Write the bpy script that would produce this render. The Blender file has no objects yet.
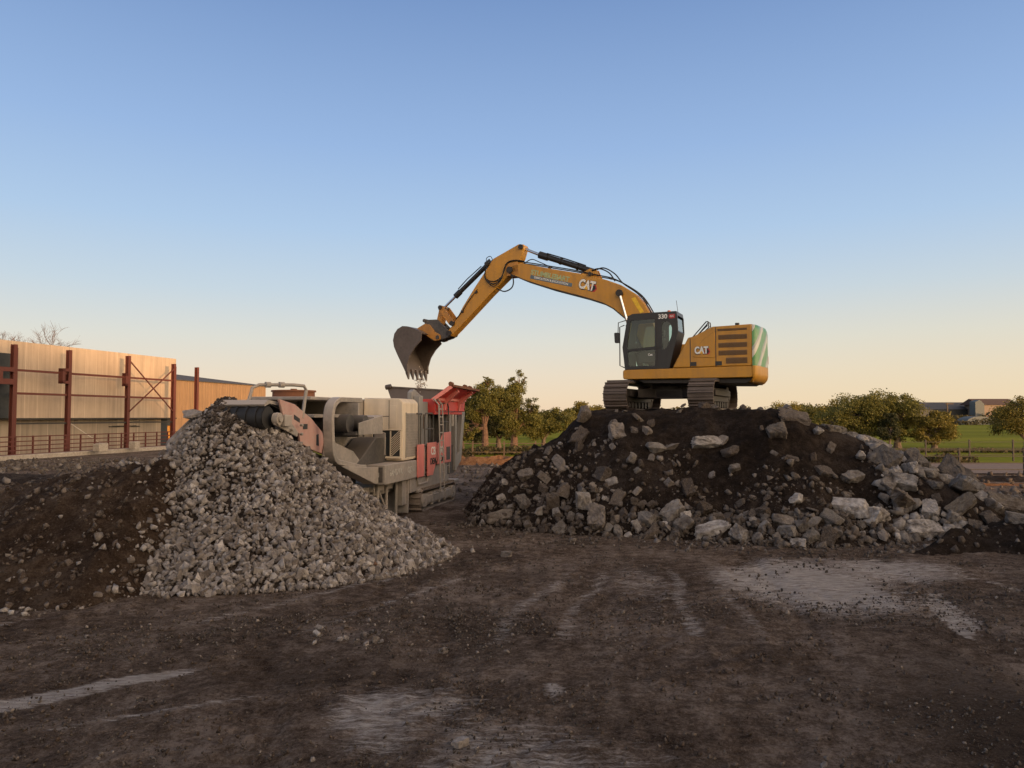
import bpy, bmesh, math, random
import numpy as np
from mathutils import Vector, Matrix, Euler
from mathutils.geometry import tessellate_polygon

R = math.radians
scene = bpy.context.scene
col = scene.collection
random.seed(7)
rng = np.random.default_rng(11)

# ------------------------------------------------------------------ helpers
def lin(r, g, b):
    f = lambda c: (c/255/12.92) if c/255 <= .04045 else ((c/255+.055)/1.055)**2.4
    return (f(r), f(g), f(b), 1)

def tag(o, label=None, cat=None, group=None, kind=None):
    if label: o['label'] = label
    if cat: o['category'] = cat
    if group: o['group'] = group
    if kind: o['kind'] = kind
    return o

def empty(name, loc=(0, 0, 0), rz=0.0, label=None, cat=None, group=None):
    o = bpy.data.objects.new(name, None)
    col.objects.link(o)
    o.empty_display_size = .3
    o.location = loc
    o.rotation_euler = (0, 0, rz)
    return tag(o, label, cat, group)

def link(name, me, mat, parent=None, mat4=None):
    o = bpy.data.objects.new(name, me)
    col.objects.link(o)
    if mat is not None and not me.materials:
        me.materials.append(mat)
    if parent is not None: o.parent = parent
    if mat4 is not None: o.matrix_local = mat4
    return o

class MB:
    def __init__(s):
        s.v, s.f = [], []
    def add(s, vs, fs):
        n = len(s.v)
        s.v += [tuple(p) for p in vs]
        s.f += [tuple(i+n for i in f) for f in fs]
        return s
    def box(s, x0, x1, y0, y1, z0, z1, m=None):
        vs = [Vector((x, y, z)) for z in (z0, z1) for y in (y0, y1) for x in (x0, x1)]
        if m is not None: vs = [m @ p for p in vs]
        return s.add(vs, [(0, 2, 3, 1), (4, 5, 7, 6), (0, 1, 5, 4), (2, 6, 7, 3), (0, 4, 6, 2), (1, 3, 7, 5)])
    def beam(s, p, q, w, h, up=(0, 0, 1)):
        p, q = Vector(p), Vector(q)
        d = (q-p)
        L = d.length
        d.normalize()
        up = Vector(up)
        if abs(d.dot(up)) > .98: up = Vector((1, 0, 0)) if abs(d.x) < .9 else Vector((0, 1, 0))
        sd = d.cross(up).normalized()
        u = sd.cross(d)
        vs = []
        for t in (0, L):
            for a, b in ((-1, -1), (1, -1), (1, 1), (-1, 1)):
                vs.append(p+d*t+sd*(a*w/2)+u*(b*h/2))
        return s.add(vs, [(0, 1, 2, 3), (7, 6, 5, 4), (0, 4, 5, 1), (1, 5, 6, 2), (2, 6, 7, 3), (3, 7, 4, 0)])
    def cyl(s, p, q, r0, r1=None, n=14, caps=True):
        r1 = r0 if r1 is None else r1
        return s.tube([p, q], [r0, r1], n, caps)
    def tube(s, pts, r, n=8, caps=True):
        pts = [Vector(p) for p in pts]
        rs = r if isinstance(r, (list, tuple)) else [r]*len(pts)
        base = len(s.v)
        prev = None
        for i, p in enumerate(pts):
            d = (pts[min(i+1, len(pts)-1)]-pts[max(i-1, 0)])
            if d.length < 1e-9: d = Vector((0, 0, 1))
            d.normalize()
            if prev is None:
                up = Vector((0, 0, 1)) if abs(d.z) < .9 else Vector((1, 0, 0))
                a = d.cross(up).normalized()
            else:
                a = prev-d*prev.dot(d)
                a = a.normalized() if a.length > 1e-6 else d.orthogonal().normalized()
            prev = a
            b = d.cross(a)
            for k in range(n):
                t = 2*math.pi*k/n
                s.v.append(tuple(p+a*(math.cos(t)*rs[i])+b*(math.sin(t)*rs[i])))
        for i in range(len(pts)-1):
            for k in range(n):
                k2 = (k+1) % n
                s.f.append((base+i*n+k, base+i*n+k2, base+(i+1)*n+k2, base+(i+1)*n+k))
        if caps:
            s.f.append(tuple(base+k for k in reversed(range(n))))
            s.f.append(tuple(base+(len(pts)-1)*n+k for k in range(n)))
        return s
    def prism(s, poly, y0, y1, ax='y', holes=()):
        """polygon in the plane across ax ((x,z) for y, (x,y) for z, (y,z) for x) extruded along ax"""
        def P(u, w, t):
            return {'y': (u, t, w), 'z': (u, w, t), 'x': (t, u, w)}[ax]
        loops = [list(poly)]+[list(h) for h in holes]
        flat = [p for l in loops for p in l]
        tris = tessellate_polygon([[Vector((p[0], p[1], 0)) for p in l] for l in loops])
        n = len(flat)
        vs = [P(p[0], p[1], y0) for p in flat]+[P(p[0], p[1], y1) for p in flat]
        fs = []
        if not holes:
            fs.append(tuple(range(n)))
            fs.append(tuple(reversed(range(n, 2*n))))
        else:
            for t in tris:
                fs.append(tuple(t))
                fs.append(tuple(i+n for i in reversed(t)))
        o = 0
        for l in loops:
            m = len(l)
            for i in range(m):
                j = (i+1) % m
                fs.append((o+i, o+n+i, o+n+j, o+j))
            o += m
        return s.add(vs, fs)
    def build(s, name, mat, parent=None, mat4=None, bevel=0, smooth=35, label=None):
        me = bpy.data.meshes.new(name)
        me.from_pydata(s.v, [], s.f)
        bm = bmesh.new()
        bm.from_mesh(me)
        bmesh.ops.recalc_face_normals(bm, faces=bm.faces)
        bm.to_mesh(me)
        bm.free()
        if smooth:
            me.shade_smooth()
            me.set_sharp_from_angle(angle=R(smooth))
        o = link(name, me, mat, parent, mat4)
        if bevel:
            b = o.modifiers.new('bevel', 'BEVEL')
            b.width = bevel
            b.segments = 2
            b.limit_method = 'ANGLE'
            b.angle_limit = R(40)
        if label: o['label'] = label
        return o

def rounded(poly, r, n=4):
    out = []
    m = len(poly)
    for i in range(m):
        p, a, b = Vector(poly[i]), Vector(poly[i-1]), Vector(poly[(i+1) % m])
        ra = min(r, (a-p).length*.45, (b-p).length*.45)
        p0 = p+(a-p).normalized()*ra
        p1 = p+(b-p).normalized()*ra
        for k in range(n+1):
            t = k/n
            out.append(tuple((1-t)**2*p0+2*t*(1-t)*p+t*t*p1))
    return out

def curve(pts, n=6):
    P = [Vector(p) for p in pts]
    P = [P[0]*2-P[1]]+P+[P[-1]*2-P[-2]]
    out = []
    for i in range(1, len(P)-2):
        a, b, c, d = P[i-1:i+3]
        for k in range(n):
            t = k/n
            out.append(.5*((2*b)+(c-a)*t+(2*a-5*b+4*c-d)*t*t+(3*b-a-3*c+d)*t**3))
    return out+[P[-2]]

# numpy value noise
_tab = np.random.default_rng(5).random((256, 256))
def vnoise(x, y, s=1.0, o=0):
    x = np.asarray(x)/s+o*17.3+900
    y = np.asarray(y)/s+o*7.9+900
    xi, yi = np.floor(x).astype(int), np.floor(y).astype(int)
    fx, fy = x-xi, y-yi
    fx, fy = fx*fx*(3-2*fx), fy*fy*(3-2*fy)
    g = lambda i, j: _tab[i & 255, j & 255]
    return ((g(xi, yi)*(1-fx)+g(xi+1, yi)*fx)*(1-fy)+(g(xi, yi+1)*(1-fx)+g(xi+1, yi+1)*fx)*fy)*2-1
def fbm(x, y, s, oct=4, o=0):
    t = 0
    a = 1
    for k in range(oct):
        t = t+a*vnoise(x, y, s, o+k)
        s *= .5
        a *= .5
    return t
def sstep(a, b, x):
    t = np.clip((np.asarray(x, float)-a)/(b-a), 0, 1)
    return t*t*(3-2*t)

# ------------------------------------------------------------------ materials
class NT:
    def __init__(s, name):
        s.m = bpy.data.materials.new(name)
        s.m.use_nodes = True
        s.t = s.m.node_tree
        s.b = s.t.nodes['Principled BSDF']
        s.out = s.t.nodes['Material Output']
    def n(s, typ, **kw):
        nd = s.t.nodes.new(typ)
        for k, v in kw.items():
            if k in nd.inputs: nd.inputs[k].default_value = v
            else: setattr(nd, k, v)
        return nd
    def l(s, a, b): s.t.links.new(a, b)
    def coord(s): return s.n('ShaderNodeTexCoord').outputs['Object']
    def world(s): return s.n('ShaderNodeNewGeometry').outputs['Position']
    def noise(s, vec, scale, detail=4, rough=.55, stretch=None):
        if stretch:
            mp = s.n('ShaderNodeMapping')
            mp.inputs['Scale'].default_value = stretch
            s.l(vec, mp.inputs['Vector'])
            vec = mp.outputs[0]
        nd = s.n('ShaderNodeTexNoise', Scale=scale, Detail=detail, Roughness=rough)
        s.l(vec, nd.inputs['Vector'])
        return nd.outputs['Fac']
    def ramp(s, fac, stops, interp='LINEAR'):
        nd = s.n('ShaderNodeValToRGB')
        cr = nd.color_ramp
        cr.interpolation = interp
        while len(cr.elements) < len(stops): cr.elements.new(.5)
        for e, (p, c) in zip(cr.elements, stops):
            e.position = p
            e.color = (*c[:3], 1) if len(c) >= 3 else (c[0], c[0], c[0], 1)
        if fac is not None: s.l(fac, nd.inputs['Fac'])
        return nd.outputs['Color']
    def mix(s, fac, a, b, mode='MIX'):
        nd = s.n('ShaderNodeMix', data_type='RGBA', blend_type=mode)
        for i, v in ((0, fac), (6, a), (7, b)):
            if hasattr(v, 'is_linked') or hasattr(v, 'links'): s.l(v, nd.inputs[i])
            else: nd.inputs[i].default_value = (v if i == 0 else (*v[:3], 1))
        return nd.outputs[2]
    def math(s, op, a, b=None, clamp=False):
        nd = s.n('ShaderNodeMath', operation=op, use_clamp=clamp)
        for i, v in ((0, a), (1, b)):
            if v is None: continue
            if hasattr(v, 'links'): s.l(v, nd.inputs[i])
            else: nd.inputs[i].default_value = v
        return nd.outputs[0]
    def bump(s, h, strength=.4, dist=.02):
        nd = s.n('ShaderNodeBump', Strength=strength, Distance=dist)
        s.l(h, nd.inputs['Height'])
        s.l(nd.outputs[0], s.b.inputs['Normal'])
    def col(s, c):
        if hasattr(c, 'links'): s.l(c, s.b.inputs['Base Color'])
        else: s.b.inputs['Base Color'].default_value = (*c[:3], 1)
        return s
    def set(s, **kw):
        for k, v in kw.items(): s.b.inputs[k.replace('_', ' ')].default_value = v
        return s

def paint(name, c, dust=(.24, .20, .165), amt=.45, rough=.5, metal=0, scale=1.4, low=None):
    """painted steel with dust and grime, more of it on upward faces and toward the bottom"""
    t = NT(name)
    p = t.world()
    n1 = t.noise(p, scale, 6, .62)
    n2 = t.noise(p, scale*9, 5, .6)
    fac = t.math('MULTIPLY', t.math('ADD', t.math('MULTIPLY', n1, .7), t.math('MULTIPLY', n2, .45)), 1.0)
    fac = t.ramp(fac, [(.42, (0,)), (.8, (amt,))])
    dark = t.mix(.35, c, (.02, .015, .012))
    streak = t.noise(p, 5, 3, .5, (1.0, 1.0, .12))
    base = t.mix(t.ramp(streak, [(.4, (0,)), (.75, (.7,))]), c, dark)
    geo = t.n('ShaderNodeNewGeometry')
    sep = t.n('ShaderNodeSeparateXYZ')
    t.l(geo.outputs['Normal'], sep.inputs[0])
    upf = t.math('MULTIPLY', t.math('MAXIMUM', sep.outputs[2], 0.0), min(1, amt*1.3))
    fac = t.math('MAXIMUM', fac, upf, True)
    t.col(t.mix(fac, base, dust))
    t.bump(n2, .08, .01)
    return t.set(Roughness=rough, Metallic=metal).m

def plain(name, c, rough=.6, metal=0, bumpscale=0, bstr=.2, var=.25):
    t = NT(name)
    p = t.world()
    n = t.noise(p, 6, 5, .6)
    d = tuple(x*(1-var) for x in c[:3])
    l_ = tuple(min(1, x*(1+var)) for x in c[:3])
    t.col(t.ramp(n, [(.3, d), (.7, l_)]))
    if bumpscale: t.bump(t.noise(p, bumpscale, 6, .65), bstr, .03)
    return t.set(Roughness=rough, Metallic=metal).m

def soil(name, dark, mid, light, bump=.9, patch=False):
    t = NT(name)
    p = t.world()
    wide = lambda v, lo=.36, hi=.64: t.ramp(v, [(lo, (0,)), (hi, (1,))])
    a = wide(t.noise(p, .55, 5, .65))
    b = wide(t.noise(p, 4.5, 8, .7))
    c = wide(t.noise(p, 24, 7, .75), .33, .67)
    d = t.noise(p, 85, 4, .75)
    f = t.math('ADD', t.math('ADD', t.math('MULTIPLY', a, .30), t.math('MULTIPLY', b, .34)), t.math('MULTIPLY', c, .36))
    base = t.ramp(f, [(.22, dark), (.49, mid), (.76, light)])
    base = t.mix(t.ramp(d, [(.58, (0,)), (.68, (.55,))]), base, tuple(v*1.5 for v in light))
    base = t.mix(t.ramp(d, [(.33, (.6,)), (.43, (0,))]), base, tuple(v*.6 for v in dark))
    if patch:
        at = t.n('ShaderNodeAttribute', attribute_name='pale').outputs['Fac']
        s1 = wide(t.noise(p, 1.9, 7, .7, (.9, 1.7, 1)))
        s2 = wide(t.noise(p, 6.5, 8, .78, (.6, 2.6, 1)))
        s3 = wide(t.noise(p, 40, 5, .75, (.7, 1.4, 1)))
        m = t.math('ADD', t.math('MULTIPLY', s1, .45), t.math('ADD', t.math('MULTIPLY', s2, .75), t.math('MULTIPLY', s3, .4)))
        m = t.math('ADD', t.math('SUBTRACT', m, .8), t.math('MULTIPLY', t.math('SUBTRACT', at, .5), 1.5))
        m = t.math('MULTIPLY', m, 1.5, True)
        pc = t.mix(s2, (.28, .24, .212), (.68, .625, .59))
        base = t.mix(t.math('MULTIPLY', m, .9), base, pc)
        dk = t.math('MULTIPLY', t.math('MULTIPLY', at, -1.0, True), t.math('ADD', t.math('MULTIPLY', b, .5), .5))
        base = t.mix(t.math('MULTIPLY', dk, .85, True), base, tuple(v*.75 for v in dark))
        # fine pale grit
        v = t.n('ShaderNodeTexVoronoi', Scale=24.0)
        t.l(p, v.inputs['Vector'])
        g = t.math('MULTIPLY', t.ramp(v.outputs['Distance'], [(.08, (1,)), (.22, (0,))]), t.ramp(t.noise(p, 1.3, 5, .75), [(.45, (0,)), (.58, (.8,))]))
        base = t.mix(g, base, (.22, .18, .155))
    t.col(base)
    h = t.math('ADD', t.math('MULTIPLY', b, .6), t.math('ADD', t.math('MULTIPLY', c, .6), t.math('MULTIPLY', d, .4)))
    t.bump(h, bump, .05)
    return t.set(Roughness=1.0, Specular_IOR_Level=.08).m

def rockmat(name, stops, soilamt=.35):
    t = NT(name)
    p = t.world()
    geo = t.n('ShaderNodeNewGeometry')
    oi = t.n('ShaderNodeObjectInfo')
    f = t.math('FRACT', t.math('ADD', geo.outputs['Random Per Island'], oi.outputs['Random']))
    base = t.ramp(f, stops)
    n = t.noise(p, 9, 7, .7)
    n2 = t.noise(p, 45, 5, .7)
    base = t.mix(t.ramp(n, [(.36, (.8,)), (.6, (0,))]), base, t.mix(.7, base, (.05, .038, .031)))
    base = t.mix(t.ramp(n2, [(.45, (0,)), (.7, (.3,))]), base, (.42, .38, .34))
    n3 = t.noise(p, 2.2, 5, .7)
    base = t.mix(t.ramp(n3, [(.5, (0,)), (.68, (soilamt,))]), base, (.06, .046, .037))
    t.col(base)
    t.bump(t.math('ADD', n, t.math('MULTIPLY', n2, .5)), .55, .03)
    return t.set(Roughness=.95, Specular_IOR_Level=.15).m

YEL = (.57, .268, .016)
M = {}
M['yellow'] = paint('yellow_paint', YEL, dust=(.30, .17, .07), amt=.5, rough=.45)
M['yellow_dusty'] = paint('yellow_dusty_paint', (.50, .215, .025), dust=(.2, .14, .085), amt=.45, rough=.55)
M['yellow_dark'] = paint('yellow_louvre', (.16, .075, .012), amt=.25)
M['black'] = paint('black_paint', (.012, .0125, .014), dust=(.10, .09, .08), amt=.16, rough=.4)
M['dark_steel'] = paint('dark_steel', (.022, .019, .018), dust=(.06, .046, .038), amt=.45, rough=.65)
M['track'] = paint('worn_track_steel', (.07, .053, .044), dust=(.19, .15, .125), amt=.75, rough=.6, scale=3)
M['track_pale'] = paint('dusty_track_steel', (.12, .095, .08), dust=(.30, .25, .21), amt=.8, rough=.8, scale=3)
M['bucket'] = paint('bucket_steel', (.10, .078, .066), dust=(.2, .16, .135), amt=.6, rough=.55, metal=.25)
M['rubber'] = plain('black_rubber', (.012, .012, .013), .6)
M['chrome'] = plain('chrome_rod', (.65, .65, .66), .18, 1, var=.05)
M['white_text'] = plain('white_decal', (.75, .75, .72), .5, var=.08)
M['faded_text'] = plain('faded_white_decal', (.42, .40, .37), .7, var=.3)
M['black_text'] = plain('black_decal', (.015, .014, .014), .5)
M['red_decal'] = plain('red_decal', (.42, .02, .025), .5)
M['gold'] = plain('gold_decal', (.75, .42, .03), .5)
M['sign_green'] = plain('pale_green_decal', (.34, .42, .22), .5, var=.15)
M['sign_blue'] = plain('blue_grey_decal', (.10, .15, .19), .5)
M['sticker'] = plain('yellow_sticker', (.75, .47, .02), .5)
M['beacon'] = plain('orange_beacon', (.7, .13, .02), .3)
M['grey'] = paint('grey_paint', (.24, .225, .208), dust=(.44, .38, .33), amt=.8, rough=.6, scale=1.1)
M['grey_blue'] = paint('blue_grey_paint', (.23, .228, .222), dust=(.36, .32, .28), amt=.45, rough=.6)
M['grey_dark'] = paint('charcoal_paint', (.04, .04, .041), dust=(.17, .145, .125), amt=.6, rough=.6)
M['beige'] = paint('beige_paint', (.74, .63, .485), dust=(.50, .42, .33), amt=.4, rough=.6, scale=.8)
M['pink'] = paint('faded_red_paint', (.47, .245, .215), dust=(.42, .34, .30), amt=.9, rough=.65, scale=1.6)
M['red'] = paint('red_paint', (.60, .035, .03), dust=(.4, .16, .13), amt=.28, rough=.5)
M['panel_red'] = paint('sunfaded_red_paint', (.70, .19, .165), dust=(.55, .32, .28), amt=.4, rough=.55)
M['rust'] = paint('rusty_steel', (.22, .085, .04), dust=(.13, .06, .035), amt=.6, rough=.85)
M['steel_red'] = paint('red_oxide_steel', (.105, .021, .014), dust=(.09, .036, .026), amt=.4, rough=.75)
M['wood'] = plain('weathered_wood', (.10, .07, .05), .9)
M['iron'] = plain('dark_iron', (.03, .025, .022), .7)
M['concrete'] = plain('pale_concrete', (.34, .30, .255), .95, 0, 12, .4)
M['roof_dark'] = plain('dark_slate_roof', (.055, .055, .062), .8)
M['roof_brown'] = plain('brown_roof', (.075, .045, .036), .9)
M['clad_grey'] = plain('grey_cladding', (.085, .10, .105), .7)
M['clad_dark'] = plain('dark_cladding', (.022, .026, .03), .6)
M['cream_wall'] = plain('cream_wall', (.22, .165, .13), .9)
M['soil'] = soil('brown_soil', (.043, .029, .021), (.137, .100, .077), (.30, .24, .20), 1.0, True)
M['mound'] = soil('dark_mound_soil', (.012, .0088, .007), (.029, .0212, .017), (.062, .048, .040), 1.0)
M['heap_soil'] = soil('crushed_heap_fines', (.02, .0145, .0115), (.05, .038, .031), (.11, .088, .074), 1.0)
M['earth'] = soil('brown_heap_soil', (.024, .0155, .011), (.062, .042, .030), (.12, .088, .067), 1.0)
M['rock'] = rockmat('rubble_concrete', [(0, (.045, .034, .028)), (.4, (.085, .070, .061)), (.75, (.14, .122, .109)), (1, (.24, .212, .192))], .9)
M['rock_pale'] = rockmat('pale_rubble_concrete', [(0, (.11, .099, .091)), (.5, (.22, .204, .192)), (1, (.46, .43, .41))], .8)
M['crushed'] = rockmat('crushed_stone', [(0, (.12, .10, .09)), (.3, (.22, .196, .182)), (.7, (.335, .308, .294)), (1, (.49, .458, .44))], .35)
M['clod'] = rockmat('brown_clods', [(0, (.035, .022, .015)), (.7, (.085, .06, .046)), (1, (.2, .165, .14))], .5)
M['fines'] = rockmat('dark_damp_fines', [(0, (.02, .015, .012)), (1, (.06, .047, .04))], .3)
M['pebble'] = rockmat('ground_pebbles', [(0, (.03, .024, .02)), (.6, (.075, .062, .053)), (.85, (.15, .13, .115)), (1, (.34, .30, .27))], .1)

def leafmat(name, a, b, c):
    t = NT(name)
    geo = t.n('ShaderNodeNewGeometry')
    p = t.world()
    n = t.noise(p, .8, 4, .6)
    f = t.math('ADD', t.math('MULTIPLY', geo.outputs['Random Per Island'], .5), t.math('MULTIPLY', n, .6))
    t.col(t.ramp(f, [(.2, a), (.55, b), (.9, c)]))
    t.set(Roughness=.7)
    tr = t.n('ShaderNodeBsdfTranslucent')
    t.l(t.b.inputs['Base Color'].links[0].from_socket, tr.inputs['Color'])
    mx = t.n('ShaderNodeMixShader', Fac=.25)
    t.l(t.b.outputs[0], mx.inputs[1])
    t.l(tr.outputs[0], mx.inputs[2])
    t.l(mx.outputs[0], t.out.inputs['Surface'])
    return t.m
M['leaf_olive'] = leafmat('olive_leaves', (.045, .050, .011), (.115, .115, .022), (.20, .175, .034))
M['leaf_dark'] = leafmat('dark_leaves', (.014, .019, .007), (.032, .038, .012), (.06, .064, .018))
M['leaf_gold'] = leafmat('autumn_leaves', (.06, .055, .011), (.15, .13, .023), (.25, .195, .032))
M['leaf_hedge'] = leafmat('hedge_leaves', (.028, .026, .009), (.06, .05, .015), (.10, .078, .022))
M['bark'] = plain('warm_bark', (.115, .068, .047), .95, 0, 10, .6, .4)
M['bark_grey'] = plain('grey_bark', (.11, .085, .07), .95, 0, 10, .6, .4)

def glassmat():
    t = NT('tinted_cab_glass')
    tr = t.n('ShaderNodeBsdfTransparent')
    tr.inputs['Color'].default_value = (.66, .80, .76, 1)
    gl = t.n('ShaderNodeBsdfGlossy', Roughness=.03)
    gl.inputs['Color'].default_value = (.9, .95, .95, 1)
    fr = t.n('ShaderNodeFresnel', IOR=1.5)
    mx = t.n('ShaderNodeMixShader')
    t.l(t.math('MULTIPLY', fr.outputs[0], 1.5), mx.inputs[0])
    t.l(tr.outputs[0], mx.inputs[1])
    t.l(gl.outputs[0], mx.inputs[2])
    t.l(mx.outputs[0], t.out.inputs['Surface'])
    return t.m
M['glass'] = glassmat()

def chevronmat():
    t = NT('green_white_chevrons')
    sep = t.n('ShaderNodeSeparateXYZ')
    t.l(t.coord(), sep.inputs[0])
    s = t.math('ADD', sep.outputs[2], t.math('MULTIPLY', t.math('ABSOLUTE', sep.outputs[1]), .75))
    s = t.math('ADD', s, t.math('MULTIPLY', sep.outputs[0], 1.1))
    w = t.math('FRACT', t.math('ADD', t.math('MULTIPLY', s, 1.25), .1))
    c = t.ramp(w, [(.0, (.05, .24, .07)), (.58, (.50, .49, .44)), (.84, (.27, .30, .30))], 'CONSTANT')
    n = t.noise(t.world(), 3, 6, .65)
    t.col(t.mix(t.ramp(n, [(.45, (0,)), (.75, (.55,))]), c, (.3, .3, .26)))
    return t.set(Roughness=.4).m
M['chevron'] = chevronmat()

def wallmat(name, c, period, stain, seam=1.0):
    t = NT(name)
    p = t.coord()
    sep = t.n('ShaderNodeSeparateXYZ')
    t.l(p, sep.inputs[0])
    x = sep.outputs[0]
    n = t.noise(p, .8, 5, .6)
    st = t.noise(p, 2.6, 5, .6, (1.6, 1, .07))
    base = t.mix(t.ramp(n, [(.3, (0,)), (.75, (.6,))]), c, tuple(v*.72 for v in c))
    base = t.mix(t.ramp(st, [(.42, (0,)), (.78, (stain,))]), base, tuple(v*.38 for v in c))
    # narrow pale vertical joints between panels
    w = t.math('FRACT', t.math('MULTIPLY', x, 1/seam))
    j = t.math('LESS_THAN', w, .03)
    base = t.mix(t.math('MULTIPLY', j, .55), base, tuple(min(.8, v*1.55) for v in c))
    pz = t.math('FRACT', t.math('MULTIPLY', t.math('FLOOR', t.math('MULTIPLY', x, 1/seam)), .618))
    base = t.mix(t.math('MULTIPLY', pz, .22), base, tuple(v*.6 for v in c))
    t.col(base)
    wv = t.math('SINE', t.math('MULTIPLY', x, 2*math.pi/period))
    t.bump(t.math('ADD', t.math('MULTIPLY', wv, .5), t.math('MULTIPLY', n, .3)), .35, .02)
    return t.set(Roughness=.75).m
M['wall'] = wallmat('fibre_cement_wall', (.48, .375, .285), .18, .5, 1.12)
M['wall_timber'] = wallmat('warm_profiled_sheet', (.27, .17, .095), .3, .6, .9)
M['wall_base'] = wallmat('cast_wall', (.36, .30, .235), .5, .7, 2.4)

def grassmat():
    t = NT('grass_field')
    p = t.world()
    a = t.noise(p, .05, 5, .6, (.35, 1.2, 1))
    b = t.noise(p, 1.5, 6, .7)
    f = t.math('ADD', t.math('MULTIPLY', a, .65), t.math('MULTIPLY', b, .35))
    t.col(t.ramp(f, [(.32, (.085, .098, .009)), (.5, (.145, .165, .014)), (.68, (.23, .21, .028))]))
    t.bump(b, .8, .15)
    return t.set(Roughness=1.0, Specular_IOR_Level=.05).m
M['grass'] = grassmat()

# ------------------------------------------------------------------ sky, sun, camera
SUN_EL, SUN_DIR = R(5.0), Vector((.7071, -.7071, 0))      # direction toward the sun (behind the camera, to the right)
w = bpy.data.worlds.new('World')
scene.world = w
w.use_nodes = True
nt = w.node_tree
bg = nt.nodes['Background']
def wn(typ, **kw):
    nd = nt.nodes.new(typ)
    for k, v in kw.items():
        if k in nd.inputs: nd.inputs[k].default_value = v
        else: setattr(nd, k, v)
    return nd
sky = wn('ShaderNodeTexSky')
sky.sky_type = 'NISHITA'
sky.sun_disc = False
sky.sun_elevation = SUN_EL
sky.sun_rotation = R(135)
sky.air_density, sky.dust_density, sky.ozone_density = 1.0, .6, 2.0
tc = wn('ShaderNodeTexCoord')
sp = wn('ShaderNodeSeparateXYZ')
nt.links.new(tc.outputs['Generated'], sp.inputs[0])
rp = wn('ShaderNodeValToRGB')
stops = [(0.0, lin(246, 216, 184)), (.02, lin(246, 222, 192)), (.055, lin(240, 225, 204)), (.10, lin(227, 226, 217)), (.16, lin(204, 219, 230)),
         (.24, lin(180, 207, 237)), (.34, lin(157, 188, 231)), (.5, lin(124, 156, 206)), (.75, lin(150, 153, 166)), (1.0, lin(156, 152, 154))]
while len(rp.color_ramp.elements) < len(stops): rp.color_ramp.elements.new(.5)
for e, (p, c) in zip(rp.color_ramp.elements, stops):
    e.position = p
    e.color = c
nt.links.new(sp.outputs[2], rp.inputs[0])
# sunset glow on the sun's side of the sky
dt = wn('ShaderNodeVectorMath', operation='DOT_PRODUCT')
nt.links.new(tc.outputs['Generated'], dt.inputs[0])
dt.inputs[1].default_value = SUN_DIR
mr = wn('ShaderNodeMapRange', interpolation_type='SMOOTHSTEP')
mr.inputs['From Min'].default_value = -.08
mr.inputs['From Max'].default_value = .95
nt.links.new(dt.outputs['Value'], mr.inputs['Value'])
el = wn('ShaderNodeMapRange', interpolation_type='SMOOTHSTEP')
el.inputs['From Min'].default_value = .85
el.inputs['From Max'].default_value = .0
nt.links.new(sp.outputs[2], el.inputs['Value'])
gm = wn('ShaderNodeMath', operation='MULTIPLY')
nt.links.new(mr.outputs[0], gm.inputs[0])
nt.links.new(el.outputs[0], gm.inputs[1])
glow = wn('ShaderNodeMix', data_type='RGBA', blend_type='ADD')
nt.links.new(gm.outputs[0], glow.inputs[0])
yx = wn('ShaderNodeMapRange', interpolation_type='SMOOTHSTEP')
yx.inputs['From Min'].default_value = -.1
yx.inputs['From Max'].default_value = .55
nt.links.new(sp.outputs[0], yx.inputs['Value'])
yz = wn('ShaderNodeMapRange', interpolation_type='SMOOTHSTEP')
yz.inputs['From Min'].default_value = .22
yz.inputs['From Max'].default_value = .0
yz.inputs['To Max'].default_value = .28
nt.links.new(sp.outputs[2], yz.inputs['Value'])
ym = wn('ShaderNodeMath', operation='MULTIPLY')
nt.links.new(yx.outputs[0], ym.inputs[0])
nt.links.new(yz.outputs[0], ym.inputs[1])
yc = wn('ShaderNodeMix', data_type='RGBA')
nt.links.new(ym.outputs[0], yc.inputs[0])
nt.links.new(rp.outputs[0], yc.inputs[6])
yc.inputs[7].default_value = lin(243, 224, 172)
nt.links.new(yc.outputs[2], glow.inputs[6])
glow.inputs[7].default_value = (6.2, 4.2, 2.1, 1)
# blend with the physical sky
sc_ = wn('ShaderNodeMix', data_type='RGBA', blend_type='MULTIPLY')
sc_.inputs[0].default_value = 1
nt.links.new(sky.outputs[0], sc_.inputs[6])
sc_.inputs[7].default_value = (.12, .12, .12, 1)
fin = wn('ShaderNodeMix', data_type='RGBA')
fin.inputs[0].default_value = .08
nt.links.new(glow.outputs[2], fin.inputs[6])
nt.links.new(sc_.outputs[2], fin.inputs[7])
nt.links.new(fin.outputs[2], bg.inputs['Color'])
bg.inputs['Strength'].default_value = 1.0

sd = bpy.data.lights.new('sun', 'SUN')
sd.energy = 4.2
sd.angle = R(2.0)
sd.color = (1.0, .56, .25)
so = bpy.data.objects.new('sun', sd)
col.objects.link(so)
so.location = (20, -20, 20)
dirv = -(SUN_DIR*math.cos(SUN_EL)+Vector((0, 0, math.sin(SUN_EL))))
so.rotation_euler = dirv.to_track_quat('-Z', 'Y').to_euler()

cd = bpy.data.cameras.new('camera')
cd.lens = 26.0
cd.sensor_width = 36
cd.clip_end = 4000
cam = bpy.data.objects.new('camera', cd)
col.objects.link(cam)
cam.location = (0, 0, 2.9)
cam.rotation_euler = (R(90)+math.atan(32/740), 0, 0)
scene.camera = cam
scene.view_settings.view_transform = 'Standard'
scene.view_settings.look = 'None'
scene.cycles.max_bounces = 6
scene.cycles.transparent_max_bounces = 12

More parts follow.
